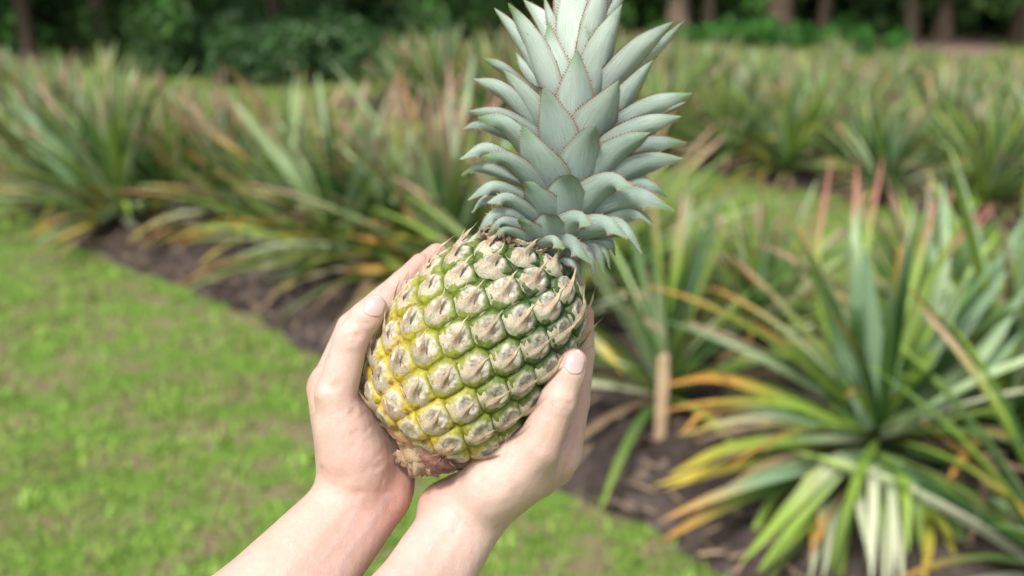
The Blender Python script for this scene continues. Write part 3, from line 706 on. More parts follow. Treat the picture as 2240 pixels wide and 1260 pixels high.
def bract_geo(i, r):
    t = ft[i]; s = FS[i]; U, Rr, Nn, c = FU[i], FR[i], FN[i], FC[i]
    low = t < .16
    nx_, nr = 25, 13
    u = np.linspace(-1, 1, nx_); x = np.sign(u) * np.abs(u) ** 1.7
    tipL = (1.12 + .38 * t + r.normal(0, .12)) * (.62 if low else 1)
    if r.uniform() < .12: tipL *= .6
    lean = r.normal(-.10, .16); a = np.abs(x)
    vlow = -1.06 + .56 * a ** 1.6
    vup = -.27 + (tipL + .27) * np.clip(1 - a / .50, 0, 1) ** 2.9 + .36 * a ** 2.2 + r.normal(0, .02, nx_)
    q = np.linspace(0, 1, nr)[None, :]
    v = vlow[:, None] * (1 - q) + vup[:, None] * q
    xx = np.repeat(x[:, None], nr, 1) * .98
    ridge = np.exp(-(a / .17) ** 2)[:, None]
    base_h = .38 * (1 - np.clip(np.sqrt(xx ** 2 + v ** 2), 0, 1.08) ** 3.6) + .04
    hz = np.maximum(base_h, .05)
    lift = sst(-.8, .2, v) * (.05 + .24 * ridge) + np.clip(v - .1, 0, 3) * (.36 + .12 * r.normal()) * 1.0
    lift -= np.clip(v - .75, 0, 3) ** 2 * r.uniform(.0, .45)
    h = np.where(v < .2, hz, np.maximum(hz, .30)) + lift + .03
    # the spike drifts sideways, papery flutter
    xx = xx + lean * np.clip(v, 0, 3) ** 1.2 + .05 * np.sin(v * 7 + r.uniform(0, 6)) * np.clip(v, 0, 1)
    h = h + .03 * np.sin(xx * 9 + r.uniform(0, 6)) * (1 - ridge)
    ctr = A_B + AX * (t * LEN) + R3 * shift(t)
    V = c + U * (v * s)[..., None] + Rr * (xx * s)[..., None] + Nn * (h * s)[..., None]
    # wrap sideways extent around the curved fruit
    V -= Nn * ((xx * s) ** 2 / (2 * max(prof(t), .02)))[..., None]
    rp = float(np.clip(ripe(t, fth[i]), 0, 1))
    basec = np.array([.54, .51, .38]) * (1 - .12 * rp); gre = np.array([.17, .22, .07]); tan = np.array([.45, .34, .215]); brn = np.array([.25, .13, .075]); strw = np.array([.52, .42, .28])
    f = q + 0 * xx
    C = basec * (1 - f[..., None]) + tan * f[..., None]
    lowg = (sst(.42, .0, f) * (.75 - .30 * rp))[..., None]; C = C * (1 - lowg) + (gre if t > .3 else np.array([.55, .45, .15])) * lowg
    tipm = sst(.2, .9, v)[..., None]; C = C * (1 - tipm) + strw * tipm
    mid = (np.exp(-((v + .05) / .3) ** 2) * np.exp(-(xx / .28) ** 2) * r.uniform(.4, .95))[..., None]; C = C * (1 - mid) + brn * mid
    if low: C = C * (1 - .45) + np.array([.40, .25, .14]) * .45
    line = (np.exp(-((xx + .05) / .05) ** 2) * sst(-.2, -.6, v) * (r.uniform() < .5) * .7)[..., None]; C = C * (1 - line) + np.array([.28, .12, .08]) * line
    C *= r.uniform(.78, 1.12)
    uv = np.stack([xx + r.uniform(0, 50), v], -1)
    return V.reshape(-1, 3), grid_faces(nx_, nr), C.reshape(-1, 3), uv.reshape(-1, 2)
def build_bracts():
    order = np.argsort(-(np.cos(fth)))                       # nearest to the viewer first
    front = set(order[:92].tolist()); rest = MB(); r = np.random.default_rng(12)
    for i in range(NF):
        if ft[i] < .025 or ft[i] > .985: continue
        g = bract_geo(i, r)
        if i in front:
            mb = MB(); mb.add(*g); mb.build('bract', M_BRACT, fruit, origin=A_B)
        else: rest.add(*g)
    o = rest.build('bract', M_BRACT, fruit, origin=A_B); o['kind'] = 'stuff'
build_bracts()

# cut stem and dry basal leaves
def stem():
    a = P(925, 955, 30); b = P(926, 1032, 50); ax = nrm(b - a); e1 = nrm(np.cross(ax, F3)); e2 = np.cross(ax, e1); mb = MB(); V = []; n, m = 9, 28
    for i in range(n):
        t = i / (n - 1); rad = (44 - 12 * t) * PX
        for j in range(m):
            an = 6.283 * j / m; q = rad * (1 + .10 * math.sin(3 * an) + .09 * math.sin(7 * an + 4 * t) + .06 * math.sin(13 * an + 2))
            V.append(a + (b - a) * t + (e1 * math.cos(an) + e2 * math.sin(an)) * q + ax * ((.003 * math.sin(5 * an) + .0018 * math.sin(11 * an)) * (t > .85)))
    f = [(i * m + j, i * m + (j + 1) % m, (i + 1) * m + (j + 1) % m, (i + 1) * m + j) for i in range(n - 1) for j in range(m)]
    V.append(b + ax * .001); f += [((n - 1) * m + j, (n - 1) * m + (j + 1) % m, n * m) for j in range(m)]
    V = np.array(V); mb.add(V, f, (.36, .245, .17), np.c_[np.arange(len(V)) % m * .4, np.arange(len(V)) // m * .2])
    st = mb.build('stem', M_STEM, pine, origin=A_B)
    BL = [((868, 948, 40), (895, 985, 70), (985, 975, 95), 26, (.46, .28, .14)), ((880, 965, 60), (905, 1000, 85), (940, 1020, 70), 44, (.50, .36, .22)),
          ((905, 985, 75), (935, 1000, 100), (990, 962, 128), 24, (.36, .17, .13)), ((950, 975, 92), (952, 1018, 98), (1010, 1024, 84), 36, (.20, .095, .08)), ((845, 930, 70), (880, 962, 95), (960, 975, 118), 20, (.42, .25, .13)),
          ((960, 990, 75), (985, 1022, 70), (1050, 985, 75), 26, (.30, .15, .11)), ((870, 985, 40), (885, 1010, 40), (905, 1028, 30), 36, (.44, .30, .19)),
          ((930, 1000, 60), (925, 1012, 70), (925, 1030, 55), 34, (.60, .45, .28))]
    for k in range(16):
        x = 1062 + 8.2 * k + rng.normal(0, 5); y = 532 + .22 * (x - 1062) + rng.normal(0, 5)
        BL.append(((x, y + 14, 50 + 30 * math.sin(k)), (x + rng.normal(0, 8), y - 4, 85), (x + rng.normal(0, 16), y - 16 + rng.normal(0, 9), 92 + rng.normal(0, 10)), rng.uniform(8, 15), (.36, .25, .16)))
    for k, (p0, p1, p2, wd, c) in enumerate(BL):
        pts = catmull([P(*p0), P(*p1), P(*p2)], 14); c = np.array(c)
        g = strap(pts, wd * PX * 2, F3 * .8 - AX * .5 + R3 * rng.normal(0, .2), c, c * .75, (.4, 1), chan=-.12, nw=9, taper=.8)
        v = g[0] + nrm(rng.normal(size=g[0].shape)) * .0009
        mb = MB(); mb.add(v, g[1], g[2], g[3]); mb.build('dry_leaf', M_STEM, st, origin=A_B)
stem()

# crown, leaf by leaf (coordinates read off an enlarged crop: x/2.032 + 980, y/2.032)
AXZ = np.array([(380, 1140), (450, 1060), (525, 900), (562, 620), (572, 300), (575, 0), (576, -160)], float)   # crown axis in the crop
def axis_x(y): return np.interp(y, AXZ[::-1, 1], AXZ[::-1, 0])
def Z(x, y, z): return P(980 + x / 2.032, y / 2.032, z / 2.032)
crown = empty('crown'); crown.parent = pine; crown.location = Vector(P(1192, 520) - A_B)
C0 = P(1192, 520)
CL = [  # tip x,y,z, mid x,y,z (or None), base x,y, width
    # top fan
    ((548, -190, 60), None, (560, 300), 132), ((700, -150, 20), None, (640, 260), 122), ((425, -20, -40), None, (490, 230), 70), ((618, -110, -60), None, (590, 200), 110), ((480, -120, -90), None, (540, 200), 100),
    ((810, 200, -120), None, (740, 330), 60), ((300, 230, -140), None, (400, 380), 70), ((920, 437, -150), None, (780, 520), 80), ((1062, 452, -60), None, (850, 540), 60),
    # third fan
    ((445, 95, 120), None, (490, 440), 116), ((775, 18, 60), (715, 190, 90), (655, 450), 152), ((265, 12, 40), (350, 170, 60), (425, 420), 142), ((205, 35, -60), (320, 190, -20), (400, 370), 110),
    ((1005, 95, 30), (880, 210, 60), (770, 370), 128), ((1055, 88, -60), (930, 220, -20), (800, 330), 90), ((150, 258, -20), (240, 310, 20), (330, 430), 96),
    # second fan
    ((575, 220, 190), (570, 380, 150), (565, 580), 136), ((912, 265, 120), (830, 390, 120), (720, 600), 128), ((1092, 415, 60), (930, 470, 100), (750, 600), 108), ((245, 308, 130), (320, 420, 140), (410, 600), 132), ((112, 350, 60), (230, 410, 100), (350, 580), 122),
    ((425, 382, 240), (455, 500, 190), (490, 690), 142), ((760, 358, 240), (710, 470, 200), (630, 640), 168), ((1040, 518, 130), (900, 560, 150), (730, 680), 118),
    ((85, 494, 20), (220, 512, 60), (380, 620), 80), ((65, 572, -60), (150, 555, 0), (300, 610), 70), ((1065, 635, 60), (930, 640, 110), (760, 700), 84),
    # middle rosette
    ((330, 556, 280), (375, 690, 240), (440, 860), 176), ((655, 560, 330), (615, 650, 260), (590, 850), 180), ((900, 590, 280), (790, 660, 230), (660, 820), 150), ((1052, 705, 180), (900, 725, 180), (700, 840), 112),
    ((130, 522, 130), (250, 560, 150), (390, 740), 128), ((145, 695, 200), (265, 720, 200), (400, 880), 116), ((50, 708, 80), (170, 672, 120), (360, 830), 104), ((55, 780, 20), (140, 745, 60), (320, 820), 70), ((150, 778, -60), (210, 760, 0), (330, 810), 60),
    ((982, 880, 80), (890, 822, 130), (740, 850), 84),
    # lower rosette
    ((340, 805, 300), (375, 855, 260), (430, 985), 140), ((540, 776, 360), (530, 830, 270), (520, 980), 154), ((822, 828, 320), (710, 822, 250), (590, 965), 146), ((1015, 940, 220), (850, 880, 200), (640, 960), 112), ((922, 1006, 150), (830, 945, 150), (690, 985), 84),
    ((172, 902, 200), (265, 890, 200), (390, 1000), 96), ((85, 890, 120), (195, 838, 150), (370, 930), 84), ((102, 948, 40), (170, 885, 90), (320, 930), 66),
    # bottom, bent outwards
    ((310, 976, 270), (350, 1005, 230), (420, 1080), 92), ((455, 950, 330), (455, 985, 250), (450, 1080), 128), ((636, 1000, 330), (565, 985, 250), (500, 1085), 132), ((806, 1062, 260), (700, 1000, 230), (550, 1060), 106), ((866, 1132, 180), (780, 1010, 180), (620, 1040), 84),
    ((745, 1140, 60), (720, 1080, 100), (640, 1070), 84), ((125, 1050, 150), (200, 965, 170), (360, 1010), 84), ((178, 1034, 190), (240, 990, 190), (370, 1050), 70), ((205, 1050, 220), (260, 1025, 210), (380, 1080), 60),
    ((518, 1108, 290), (465, 1075, 240), (420, 1120), 74), ((640, 1175, 250), (560, 1095, 230), (470, 1110), 84), ((652, 1228, 180), (620, 1120, 190), (500, 1110), 70), ((700, 1225, 150), (660, 1115, 160), (520, 1100), 80), ((722, 1200, 90), (690, 1100, 110), (560, 1090), 66), ((596, 1255, 130), (565, 1165, 150), (500, 1140), 52),
]
def crown_leaf(tip, mid, bs, wid, seed, behind=False):
    r = np.random.default_rng(seed)
    ybase = min(bs[1] + 55, 1135); ax0 = np.array([axis_x(ybase), ybase, 0.0])
    st = np.array([tip[0] - axis_x(tip[1]), tip[2]]); ph = math.atan2(st[0], st[1])
    core = 60 - 30 * np.clip((1000 - bs[1]) / 1000, 0, 1)
    b0 = ax0 + np.array([math.sin(ph) * core * .8, 0, math.cos(ph) * core])
    bz = core + max(0, tip[2]) * .32 if tip[2] > 0 else tip[2] * .3
    b1 = np.array([bs[0], bs[1], bz])
    pts = [b0, b1 * .75 + b0 * .25] + ([np.array(mid, float)] if mid else [(b1 + np.array(tip)) / 2 + np.array([(tip[0] - axis_x(bs[1])) * .06, -8, 8])]) + [np.array(tip, float)]
    n, nw = 34, 11
    path = catmull([Z(*p) for p in pts], n)
    W = wid / 2.032 * PX * 1.27
    s = st[0]; roll = .55 if s > 0 else .30
    O = R3 * 0 + CX * s + VIEW * (tip[2] + roll * abs(s) + 40)
    if tip[2] < -20: O = CX * s + VIEW * (abs(tip[2]) + .4 * abs(s))
    O = nrm(O)
    T = nrm(np.gradient(path, axis=0)); T = nrm(T + .0); Wd = nrm(np.cross(T, np.broadcast_to(O, T.shape))); Nn = np.cross(Wd, T)
    Nn = Nn * np.sign((Nn * O).sum(1))[:, None]
    t = np.linspace(0, 1, n)
    wf = (.80 + .20 * np.sin(np.pi * np.clip(t / .8, 0, 1))) * np.clip(1 - ((t - .42) / .58).clip(0, 1) ** 1.75, 0, 1) ** .92
    wf = np.maximum(wf, .012)
    x = np.linspace(-1, 1, nw); ch = .26 + .05 * r.normal()
    off = -(np.abs(x) ** 1.8)[None, :] * ch * (wf * W)[:, None] * (1 - .3 * t)[:, None]
    V = path[:, None] + Wd[:, None] * (x[None, :] * (wf * W * .5)[:, None])[..., None] + Nn[:, None] * off[..., None]
    # colours: silvery scurf over blue-green, reddish edge, greener tip
    base = np.array([.305, .40, .345]); top = np.array([.57, .66, .56]); up = np.clip((700 - (bs[1] + tip[1]) / 2) / 900, 0, 1)  # higher leaves painted paler, light from above put into the colour
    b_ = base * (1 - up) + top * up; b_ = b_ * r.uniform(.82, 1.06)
    C = np.repeat(np.repeat(b_[None, None], n, 0), nw, 1).copy()
    C *= (1.05 - .14 * np.sin(t * 3.0 + r.uniform(0, 6)) * .5)[:, None, None]
    fold = np.array([.40, .43, .42]); kf = (sst(.5, .1, t) * .25)[:, None, None]; C = C * (1 - kf) + fold * kf
    ge = (sst(.72, .97, t) * r.uniform(.2, 1.0))[:, None, None]; C = C * (1 - ge) + np.array([.10, .22, .06]) * ge
    em = (sst(.88, 1.0, np.abs(x)) * .5)[None, :, None]; ec = np.array([.24, .20, .12]) if r.uniform() < .6 else np.array([.27, .14, .10]); C = C * (1 - em) + ec * em
    uv = np.stack(np.broadcast_arrays(x[None, :] * .5 + r.uniform(0, 40), t[:, None] * 1.0), -1)
    mb = MB(); mb.add(V.reshape(-1, 3), grid_faces(n, nw), C.reshape(-1, 3), uv.reshape(-1, 2))
    # inner skin a little behind, so the blade has thickness
    th = .0011 * (1 - .7 * t)[:, None, None] * (1 - .75 * np.abs(x) ** 3)[None, :, None]
    V2 = V - Nn[:, None] * th; mb.add(V2.reshape(-1, 3), [q[::-1] for q in grid_faces(n, nw)], C.reshape(-1, 3) * .9, uv.reshape(-1, 2))
    # marginal spines
    ns_ = int(18 + np.linalg.norm(path[-1] - path[0]) * 260)
    for side in (0, nw - 1):
        sv = V[:, side]; k = np.linspace(.12, .97, ns_); sv_t = np.stack([np.interp(k, t, sv[:, c]) for c in range(3)], 1)
        wdir = np.stack([np.interp(k, t, (Wd * (-1 if side == 0 else 1))[:, c]) for c in range(3)], 1); td = np.stack([np.interp(k, t, T[:, c]) for c in range(3)], 1)
        L = .0015 * r.uniform(.6, 1.3, ns_)[:, None] * (1.1 - .5 * k)[:, None]
        tr = np.stack([sv_t - td * L * .55, sv_t + td * L * .5, sv_t + wdir * L + td * L * .75], 1)
        mb.add(tr.reshape(-1, 3), [(3 * i, 3 * i + 1, 3 * i + 2) for i in range(ns_)], ec * np.array([1.15, .85, .8]))
    return mb.build('crown_leaf', M_CROWN, crown, origin=C0)
for i, (tip, mid, bs, wd) in enumerate(CL): crown_leaf(tip, mid, bs, wd, 500 + i)
# leaves on the far side of the crown
rb = np.random.default_rng(77)
for k in range(16):
    y = 80 + 940 * (k / 16); a = R(110 + 140 * ((k * .618) % 1)); Lr = 330 + 120 * math.sin(k) ; s = math.sin(a) * Lr * .9; z = math.cos(a) * Lr
    yb = y + 60; xb = axis_x(yb); rise = 260 if y < 500 else (130 if y < 800 else -40)
    crown_leaf((xb + s, y - rise, z), (xb + s * .6, y - rise * .45 - 30, z * .65), (xb + s * .15, yb), rb.uniform(90, 120), 700 + k)

# ---------------------------------------------------------------- HANDS
def sdf_caps(p, prims, k):
    d = None
    for (a, b, r1, r2) in prims:
        ab = b - a; t = np.clip(((p - a) @ ab) / (ab @ ab), 0, 1); t2 = t * t * (3 - 2 * t) * .35 + t * .65
        q = p - a - t[..., None] * ab
        e = np.sqrt((q * q).sum(-1)) - (r1 + (r2 - r1) * t2)
        if d is None: d = e
        elif k <= 0: d = np.minimum(d, e)
        else:
            h = np.maximum(k - np.abs(d - e), 0) / k; d = np.minimum(d, e) - h * h * h * k / 6
    return d
def smin(a, b, k):
    h = np.maximum(k - np.abs(a - b), 0) / k; return np.minimum(a, b) - h * h * h * k / 6
def make_sdf(palm, fingers, thumb, kp=46, kf=26, kt=44):
    def cv(chain): return [(P(*a[:3]), P(*b[:3]), a[3] * RS(a[2]), b[3] * RS(b[2])) for a, b in zip(chain[:-1], chain[1:])]
    pal = [(P(*a[:3]), P(*b[:3]), a[3] * RS(a[2]), b[3] * RS(b[2])) for a, b in palm]
    fing = [cv(c) for c in fingers]; th = cv(thumb)
    def f(p):
        d = sdf_caps(p, pal, kp * PX); m = None
        for c in fing:
            e = sdf_caps(p, c, 9 * PX); m = e if m is None else smin(m, e, 5 * PX)
        d = smin(d, m, kf * PX)
        return smin(d, sdf_caps(p, th, 12 * PX), kt * PX) if False else smin_thumb(d, sdf_caps(p, th, 12 * PX), p)
    root = P(*thumb[0][:3]); far = P(*thumb[-1][:3]); L2 = ((far - root) ** 2).sum()
    def smin_thumb(d, e, p):                       # blend widely at the thumb's root, tightly towards its tip
        u = np.clip(((p - root) @ (far - root)) / L2, 0, 1); k = (52 * (1 - u) ** 1.6 + 5) * PX
        h = np.maximum(k - np.abs(d - e), 0) / k; return np.minimum(d, e) - h * h * h * k / 6
    allp = pal + sum(fing, []) + th
    lo = np.min([np.minimum(a - r1, b - r2) for a, b, r1, r2 in allp], 0) - .004; hi = np.max([np.maximum(a + r1, b + r2) for a, b, r1, r2 in allp], 0) + .004
    return f, lo, hi
def surface_nets(f, lo, hi, h):
    n = np.ceil((hi - lo) / h).astype(int) + 1
    ax = [lo[i] + h * np.arange(n[i]) for i in range(3)]; S = np.empty(n, np.float64)
    for i in range(n[0]):
        g = np.stack(np.meshgrid([ax[0][i]], ax[1], ax[2], indexing='ij'), -1)[0]; S[i] = f(g)
    ins = S < 0
    c = [ins[a:n[0] - 1 + a, b:n[1] - 1 + b, d:n[2] - 1 + d] for a in (0, 1) for b in (0, 1) for d in (0, 1)]
    cnt = sum(x.astype(int) for x in c); act = (cnt > 0) & (cnt < 8); idx = -np.ones(act.shape, int); idx[act] = np.arange(act.sum())
    I = np.argwhere(act); acc = np.zeros((len(I), 3)); w_ = np.zeros(len(I))
    cor = [np.array([a, b, d]) for a in (0, 1) for b in (0, 1) for d in (0, 1)]
    for i in range(8):
        for j in range(i + 1, 8):
            if np.abs(cor[i] - cor[j]).sum() != 1: continue
            s0 = S[tuple((I + cor[i]).T)]; s1 = S[tuple((I + cor[j]).T)]; m = (s0 < 0) != (s1 < 0)
            u = np.where(m, s0 / np.where(s0 == s1, 1, s0 - s1), 0); acc += np.where(m[:, None], cor[i] + (cor[j] - cor[i]) * u[:, None], 0); w_ += m
    V = lo + (I + acc / w_[:, None]) * h; F = []
    for d in range(3):
        s0 = [slice(None)] * 3; s1 = [slice(None)] * 3; s0[d] = slice(0, -1); s1[d] = slice(1, None)
        x = np.argwhere(ins[tuple(s0)] != ins[tuple(s1)]); a, b = (d + 1) % 3, (d + 2) % 3
        ok = (x[:, a] > 0) & (x[:, b] > 0) & (x[:, a] < n[a] - 1) & (x[:, b] < n[b] - 1); x = x[ok]; fl = ins[tuple(x.T)]
        def cell(da, db):
            q = x.copy(); q[:, a] += da; q[:, b] += db; return idx[tuple(q.T)]
        Q = np.stack([cell(-1, -1), cell(0, -1), cell(0, 0), cell(-1, 0)], 1); Q[~fl] = Q[~fl][:, ::-1]; F.append(Q)
    return V, np.concatenate(F)
def grad(f, V, e=2e-4):
    return np.stack([(f(V + e * np.eye(3)[i]) - f(V - e * np.eye(3)[i])) / (2 * e) for i in range(3)], -1)
SK = np.array([.55, .40, .338]); PKc = np.array([.56, .28, .23]); PALE = np.array([.64, .50, .445]); TANc = np.array([.50, .33, .25])
def build_arm(palm, fingers, thumb, pinks, creases, lines, nail, label, parent):
    f, lo, hi = make_sdf(palm, fingers, thumb)
    V, F = surface_nets(f, lo, hi, .0015)
    for _ in range(3):
        g = grad(f, V); V = V - (f(V) / np.maximum((g * g).sum(-1), .2))[:, None] * g * .9
    g = nrm(grad(f, V))
    # creases: small folds pressed into the skin
    dz = np.zeros(len(V))
    for (p, q, wdt, dep) in creases:
        a, b = P(*p), P(*q); ab = b - a; t = np.clip(((V - a) @ ab) / (ab @ ab), 0, 1); dd = np.linalg.norm(V - a - t[:, None] * ab, axis=1)
        sd_ = dd / (wdt * PX); dz -= 1.7 * dep * PX * (np.exp(-sd_ ** 2) - .5 * np.exp(-((sd_ - 2) / 1.2) ** 2)) * np.sin(np.pi * np.clip(t, .02, .98)) ** .5
    rel = V - CC; dep_ = rel @ CF; qx = 1120 + rel @ CX / dep_ * FPX; qy = 630 - rel @ CU / dep_ * FPX; zf = (D0 - dep_) / PX; fr_ = sst(.05, .4, g @ VIEW)
    vein = np.zeros(len(V)); rl = np.random.default_rng(9)
    for (pts, wdt, dep, blue, zmin) in lines:
        c_ = catmull(np.array(pts, float), 24) + rl.normal(0, .6, (24, 2)); m = fr_ * (zf > zmin); best = np.full(len(V), 1e9)
        for a, b in zip(c_[:-1], c_[1:]):
            ab = b - a; qq = np.stack([qx, qy], 1) - a; t = np.clip(qq @ ab / (ab @ ab), 0, 1); best = np.minimum(best, ((qq - t[:, None] * ab) ** 2).sum(1))
        e_ = np.exp(-best / wdt ** 2) * m
        dz -= dep * PX * e_
        if blue: vein = np.maximum(vein, e_ * blue)
    V = V + g * dz[:, None]
    V = V + g * (.00040 * vnoise(V * 45, 3) + .00010 * vnoise(V * 200, 4))[:, None]
    C = np.repeat(SK[None], len(V), 0)
    for (q, rad, col, am) in pinks:
        d = np.linalg.norm(V - P(*q), axis=1) / (rad * PX); k_ = (np.exp(-d ** 2) * am * 1.0)[:, None]; C = C * (1 - k_) + np.array(col) * k_
    blot = (.5 + .5 * vnoise(V * 35, 6)).clip(0, 1)[:, None] * .12; C = C * (1 - blot) + PKc * blot
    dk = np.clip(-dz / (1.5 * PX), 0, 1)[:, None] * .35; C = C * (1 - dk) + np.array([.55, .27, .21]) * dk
    C = C * (1 - vein[:, None]) + np.array([.47, .37, .40]) * vein[:, None]
    org = P(*palm[0][0][:3])
    me = bpy.data.meshes.new('arm'); me.from_pydata((V - org).tolist(), [], F.tolist()); me.update(); put_attrs(me, C)
    me.polygons.foreach_set('use_smooth', np.ones(len(me.polygons), bool)); me.materials.append(M_SKIN)
    o = link('arm', me, parent); o.location = Vector(org - np.array(parent.location)); o['label'] = label
    # nail plate: a curved sheet lying on the thumb's surface
    (cx, cy, cz), (tx, ty, tz), nl, nw_ = nail
    c = P(cx, cy, cz); tp = P(tx, ty, tz); T = nrm(tp - c); W = nrm(np.cross(T, VIEW))
    nn_, mm_ = 25, 21; tt = np.linspace(-1, 1, nn_); xs = np.linspace(-1, 1, mm_)
    pts = []; info = []
    for i, a in enumerate(tt):
        ww = (1 - max(0, (-a - .35) / .65) ** 2.4 * .75) * (1 - max(0, (a - .45) / .55) ** 2.2 * .70)
        for x in xs:
            pts.append(c + T * (a * nl * .5 * PX) + T * (.0 + (-.10 * (x * x) * nl * PX * (1 if a > 0 else -1) * abs(a))) + W * (x * ww * nw_ * .5 * PX)); info.append((a, x))
    pts = np.array(pts); info = np.array(info); q = pts + VIEW * .02
    for _ in range(40): q = q - VIEW * (f(q) * .8)[:, None]
    gg = nrm(grad(f, q)); ed = np.maximum(np.abs(info[:, 0]), np.abs(info[:, 1]))
    q = q + gg * (.0007 - .0010 * sst(.80, 1.0, np.abs(info[:, 1])) - .0009 * sst(-.8, -1.0, info[:, 0]) + .0002 * sst(.7, 1, info[:, 0]))[:, None]
    C = np.repeat(np.array([[.50, .365, .345]]), len(q), 0); wh = (sst(.84, .92, info[:, 0] + .10 * info[:, 1] ** 2) * .8)[:, None]; C = C * (1 - wh) + np.array([.68, .62, .55]) * wh
    lun = (sst(-.55, -.85, info[:, 0] - .3 * info[:, 1] ** 2) * .3)[:, None]; C = C * (1 - lun) + np.array([.60, .46, .42]) * lun
    mb = MB(); mb.add(q - org, grid_faces(nn_, mm_), C, info); mb.build('fingernail', M_NAIL, o)
    return o
person = empty('person', (0.0, .05, .0)); tag(person, 'person with fair skin reaching in from below, both bare hands cupping the pineapple', 'person')
PKT = tuple(PKc); TN = tuple(TANc); PL = tuple(PALE)
# arm coming in from the lower left; thumb in front, fingers behind the fruit
L_palm = [((768, 1085, 10, 70), (500, 1385, 190, 112)), ((826, 1088, -25, 70), (600, 1362, 150, 104)), ((500, 1385, 190, 112), (330, 1620, 330, 130)), ((620, 1375, 150, 112), (450, 1640, 300, 130)),
          ((768, 1070, 15, 66), (728, 880, -20, 44)), ((775, 1060, -10, 62), (715, 850, -70, 44)), ((790, 1060, -20, 62), (720, 885, -115, 42)), ((810, 1060, -30, 64), (745, 930, -150, 42)),
          ((846, 1050, -55, 62), (825, 990, -60, 56)), ((785, 1030, 30, 66), (748, 930, 40, 56)), ((815, 1000, -15, 50), (770, 900, 10, 48))]
L_fing = [[(722, 830, -52, 39), (802, 726, -105, 33), (870, 632, -100, 28), (920, 577, -84, 23)],
          [(716, 850, -100, 38), (770, 715, -175, 33), (880, 620, -185, 28), (956, 556, -140, 23)],
          [(730, 885, -140, 36), (830, 760, -240, 32), (920, 690, -245, 28), (1000, 640, -222, 23)],
          [(755, 930, -165, 33), (860, 830, -245, 29), (930, 780, -250, 25), (990, 750, -235, 21)]]
L_thumb = [(768, 985, 45, 62), (734, 866, 70, 46), (768, 742, 80, 37), (800, 696, 78, 35), (818, 676, 76, 30)]
build_arm(L_palm, L_fing, L_thumb,
          [((826, 655, 80), 40, PKT, .35), ((930, 565, -70), 60, PKT, .65), ((965, 550, -120), 50, PKT, .7), ((690, 820, -40), 50, PKT, .35), ((880, 1050, 20), 110, PKT, .55), ((860, 1120, 20), 90, PKT, .4),
           ((790, 950, 90), 110, PL, .5), ((760, 800, 90), 70, PL, .4), ((620, 1180, 120), 160, TN, .25), ((700, 960, 30), 60, TN, .2)],
          [((738, 738, 115), (800, 732, 113), 6, 1.6), ((741, 750, 116), (795, 746, 116), 6, 1.2), ((788, 706, 113), (822, 706, 108), 4, .6), ((690, 800, -20), (735, 790, -20), 5, 2.2), ((690, 822, -20), (730, 815, -12), 5, 1.3), ((740, 930, 105), (830, 850, 90), 7, 1.1), ((760, 960, 110), (850, 900, 85), 6, .8), ((800, 1030, 90), (880, 1000, 50), 6, .8), ((690, 1050, 60), (720, 1000, 75), 7, 1.2), ((700, 1075, 70), (800, 1080, 95), 9, .8), ((870, 620, -70), (895, 640, -72), 5, 1.2), ((704, 852, 105), (716, 872, 112), 15, -2.6)],
          [([(862, 905), (820, 925), (770, 975)], 5, 1.2, 0, 10), ([(850, 880), (800, 905), (762, 930)], 4, .8, 0, 10), ([(868, 960), (835, 985), (800, 1030)], 4, .9, 0, 0), ([(880, 1000), (850, 1030), (830, 1075)], 4, .8, 0, -10), ([(800, 862), (770, 880), (745, 905)], 4, .8, 0, 10),
           ([(812, 1060), (845, 1090), (862, 1130)], 5, .8, 0, 0), ([(695, 1035), (730, 1062), (800, 1078), (860, 1078)], 6, 1.0, 0, 0), ([(700, 1022), (722, 1040), (760, 1050)], 4, .7, 0, 0), ([(852, 1085), (815, 1140), (770, 1200), (735, 1262)], 9, -1.0, .30, 0), ([(790, 1090), (765, 1150), (700, 1230)], 8, -.8, .22, 0),
           ([(725, 900), (740, 960), (742, 1020)], 10, -1.6, 0, 20), ([(840, 935), (800, 965), (775, 1000)], 3.5, .6, 0, 10), ([(600, 1290), (690, 1180), (745, 1110)], 14, -1.4, 0, 20)],
          ((817, 672, 108), (826, 642, 92), 50, 46), 'left hand with its forearm coming in from the lower left', person)
R_palm = [((978, 1140, 10, 60), (872, 1335, 150, 84)), ((1032, 1142, -10, 66), (898, 1365, 130, 85)), ((872, 1335, 150, 84), (725, 1600, 320, 112)), ((898, 1365, 130, 85), (775, 1620, 300, 112)),
          ((992, 1125, 5, 60), (1140, 1035, 20, 66)), ((1020, 1120, -5, 64), (1215, 1000, -40, 48)), ((1030, 1120, -30, 62), (1205, 1020, -100, 46)), ((1030, 1115, -50, 60), (1170, 1045, -140, 44)), ((1000, 1110, -60, 60), (1120, 1065, -165, 44)),
          ((968, 1108, -20, 52), (1010, 1092, -20, 52)), ((1060, 1070, 30, 62), (1165, 985, 40, 54))]
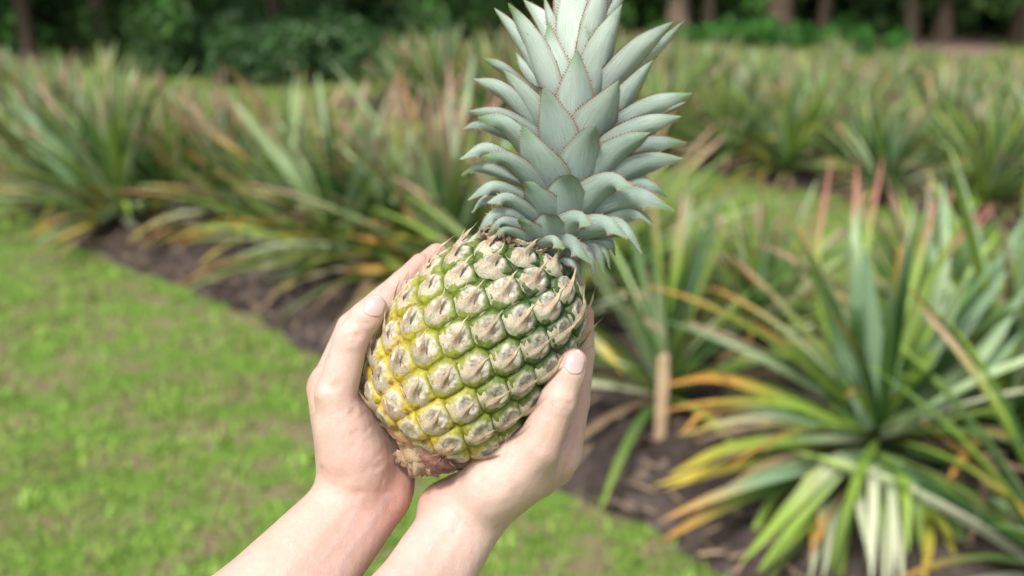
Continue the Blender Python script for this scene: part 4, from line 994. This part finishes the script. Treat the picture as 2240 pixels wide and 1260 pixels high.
R_fing = [[(1226, 990, -58, 46), (1254, 880, -92, 36), (1269, 775, -98, 30), (1275, 690, -88, 24)],
          [(1215, 1015, -105, 42), (1245, 900, -180, 34), (1240, 800, -205, 29), (1200, 720, -215, 24)],
          [(1180, 1045, -145, 40), (1200, 930, -235, 33), (1165, 840, -250, 28), (1120, 770, -245, 23)],
          [(1130, 1065, -170, 36), (1130, 965, -245, 30), (1095, 890, -255, 26), (1060, 830, -250, 21)]]
R_thumb = [(1085, 1055, 40, 64), (1176, 975, 74, 51), (1220, 878, 90, 40), (1242, 818, 88, 37), (1252, 793, 84, 32)]
build_arm(R_palm, R_fing, R_thumb,
          [((1255, 770, 90), 50, PKT, .5), ((1278, 690, -60), 50, PKT, .7), ((1190, 940, 100), 60, PKT, .25), ((930, 1085, 40), 70, PKT, .55), ((1180, 1080, 20), 90, TN, .35), ((1100, 1030, 100), 90, PL, .6), ((1215, 880, 110), 60, PL, .3), ((960, 1180, 80), 100, PL, .35), ((1255, 900, -40), 60, PKT, .3)],
          [((1198, 880, 129), (1258, 884, 121), 6, 1.6), ((1203, 893, 129), (1255, 896, 119), 6, 1.2), ((1268, 730, -52), (1298, 728, -60), 4, .7), ((1266, 822, -46), (1290, 818, -50), 4, 1.0), ((930, 1100, 75), (1000, 1135, 95), 7, 1.0), ((985, 1080, 85), (1005, 1140, 95), 6, .8), ((1030, 1020, 80), (1090, 1080, 110), 9, .6)],
          [([(1262, 935), (1250, 985), (1225, 1050)], 6, 1.6, 0, -40), ([(925, 1090), (965, 1100), (1010, 1140), (1040, 1170)], 6, 1.1, 0, 0), ([(935, 1075), (985, 1085), (1040, 1130)], 5, .7, 0, 0), ([(985, 1100), (1000, 1135), (995, 1170)], 5, 1.0, 0, 0), ([(1010, 1040), (1000, 1085), (1005, 1120)], 5, .8, 0, 0), ([(1130, 990), (1085, 1020), (1050, 1060)], 6, .7, 0, 0),
           ([(975, 1160), (935, 1205), (895, 1265)], 8, -1.0, .28, 0), ([(1010, 1165), (985, 1210), (950, 1265)], 14, -1.8, 0, 0), ([(940, 1150), (895, 1215), (860, 1262)], 10, -1.4, .15, 0), ([(1190, 1000), (1150, 1040), (1090, 1085)], 14, -1.4, 0, 0), ([(1205, 925), (1190, 965), (1150, 1000)], 5, .7, 0, 20)],
          ((1257, 795, 118), (1266, 763, 100), 58, 46), 'right hand with its forearm coming in from the bottom', person)
print('objects', len(sc.objects))
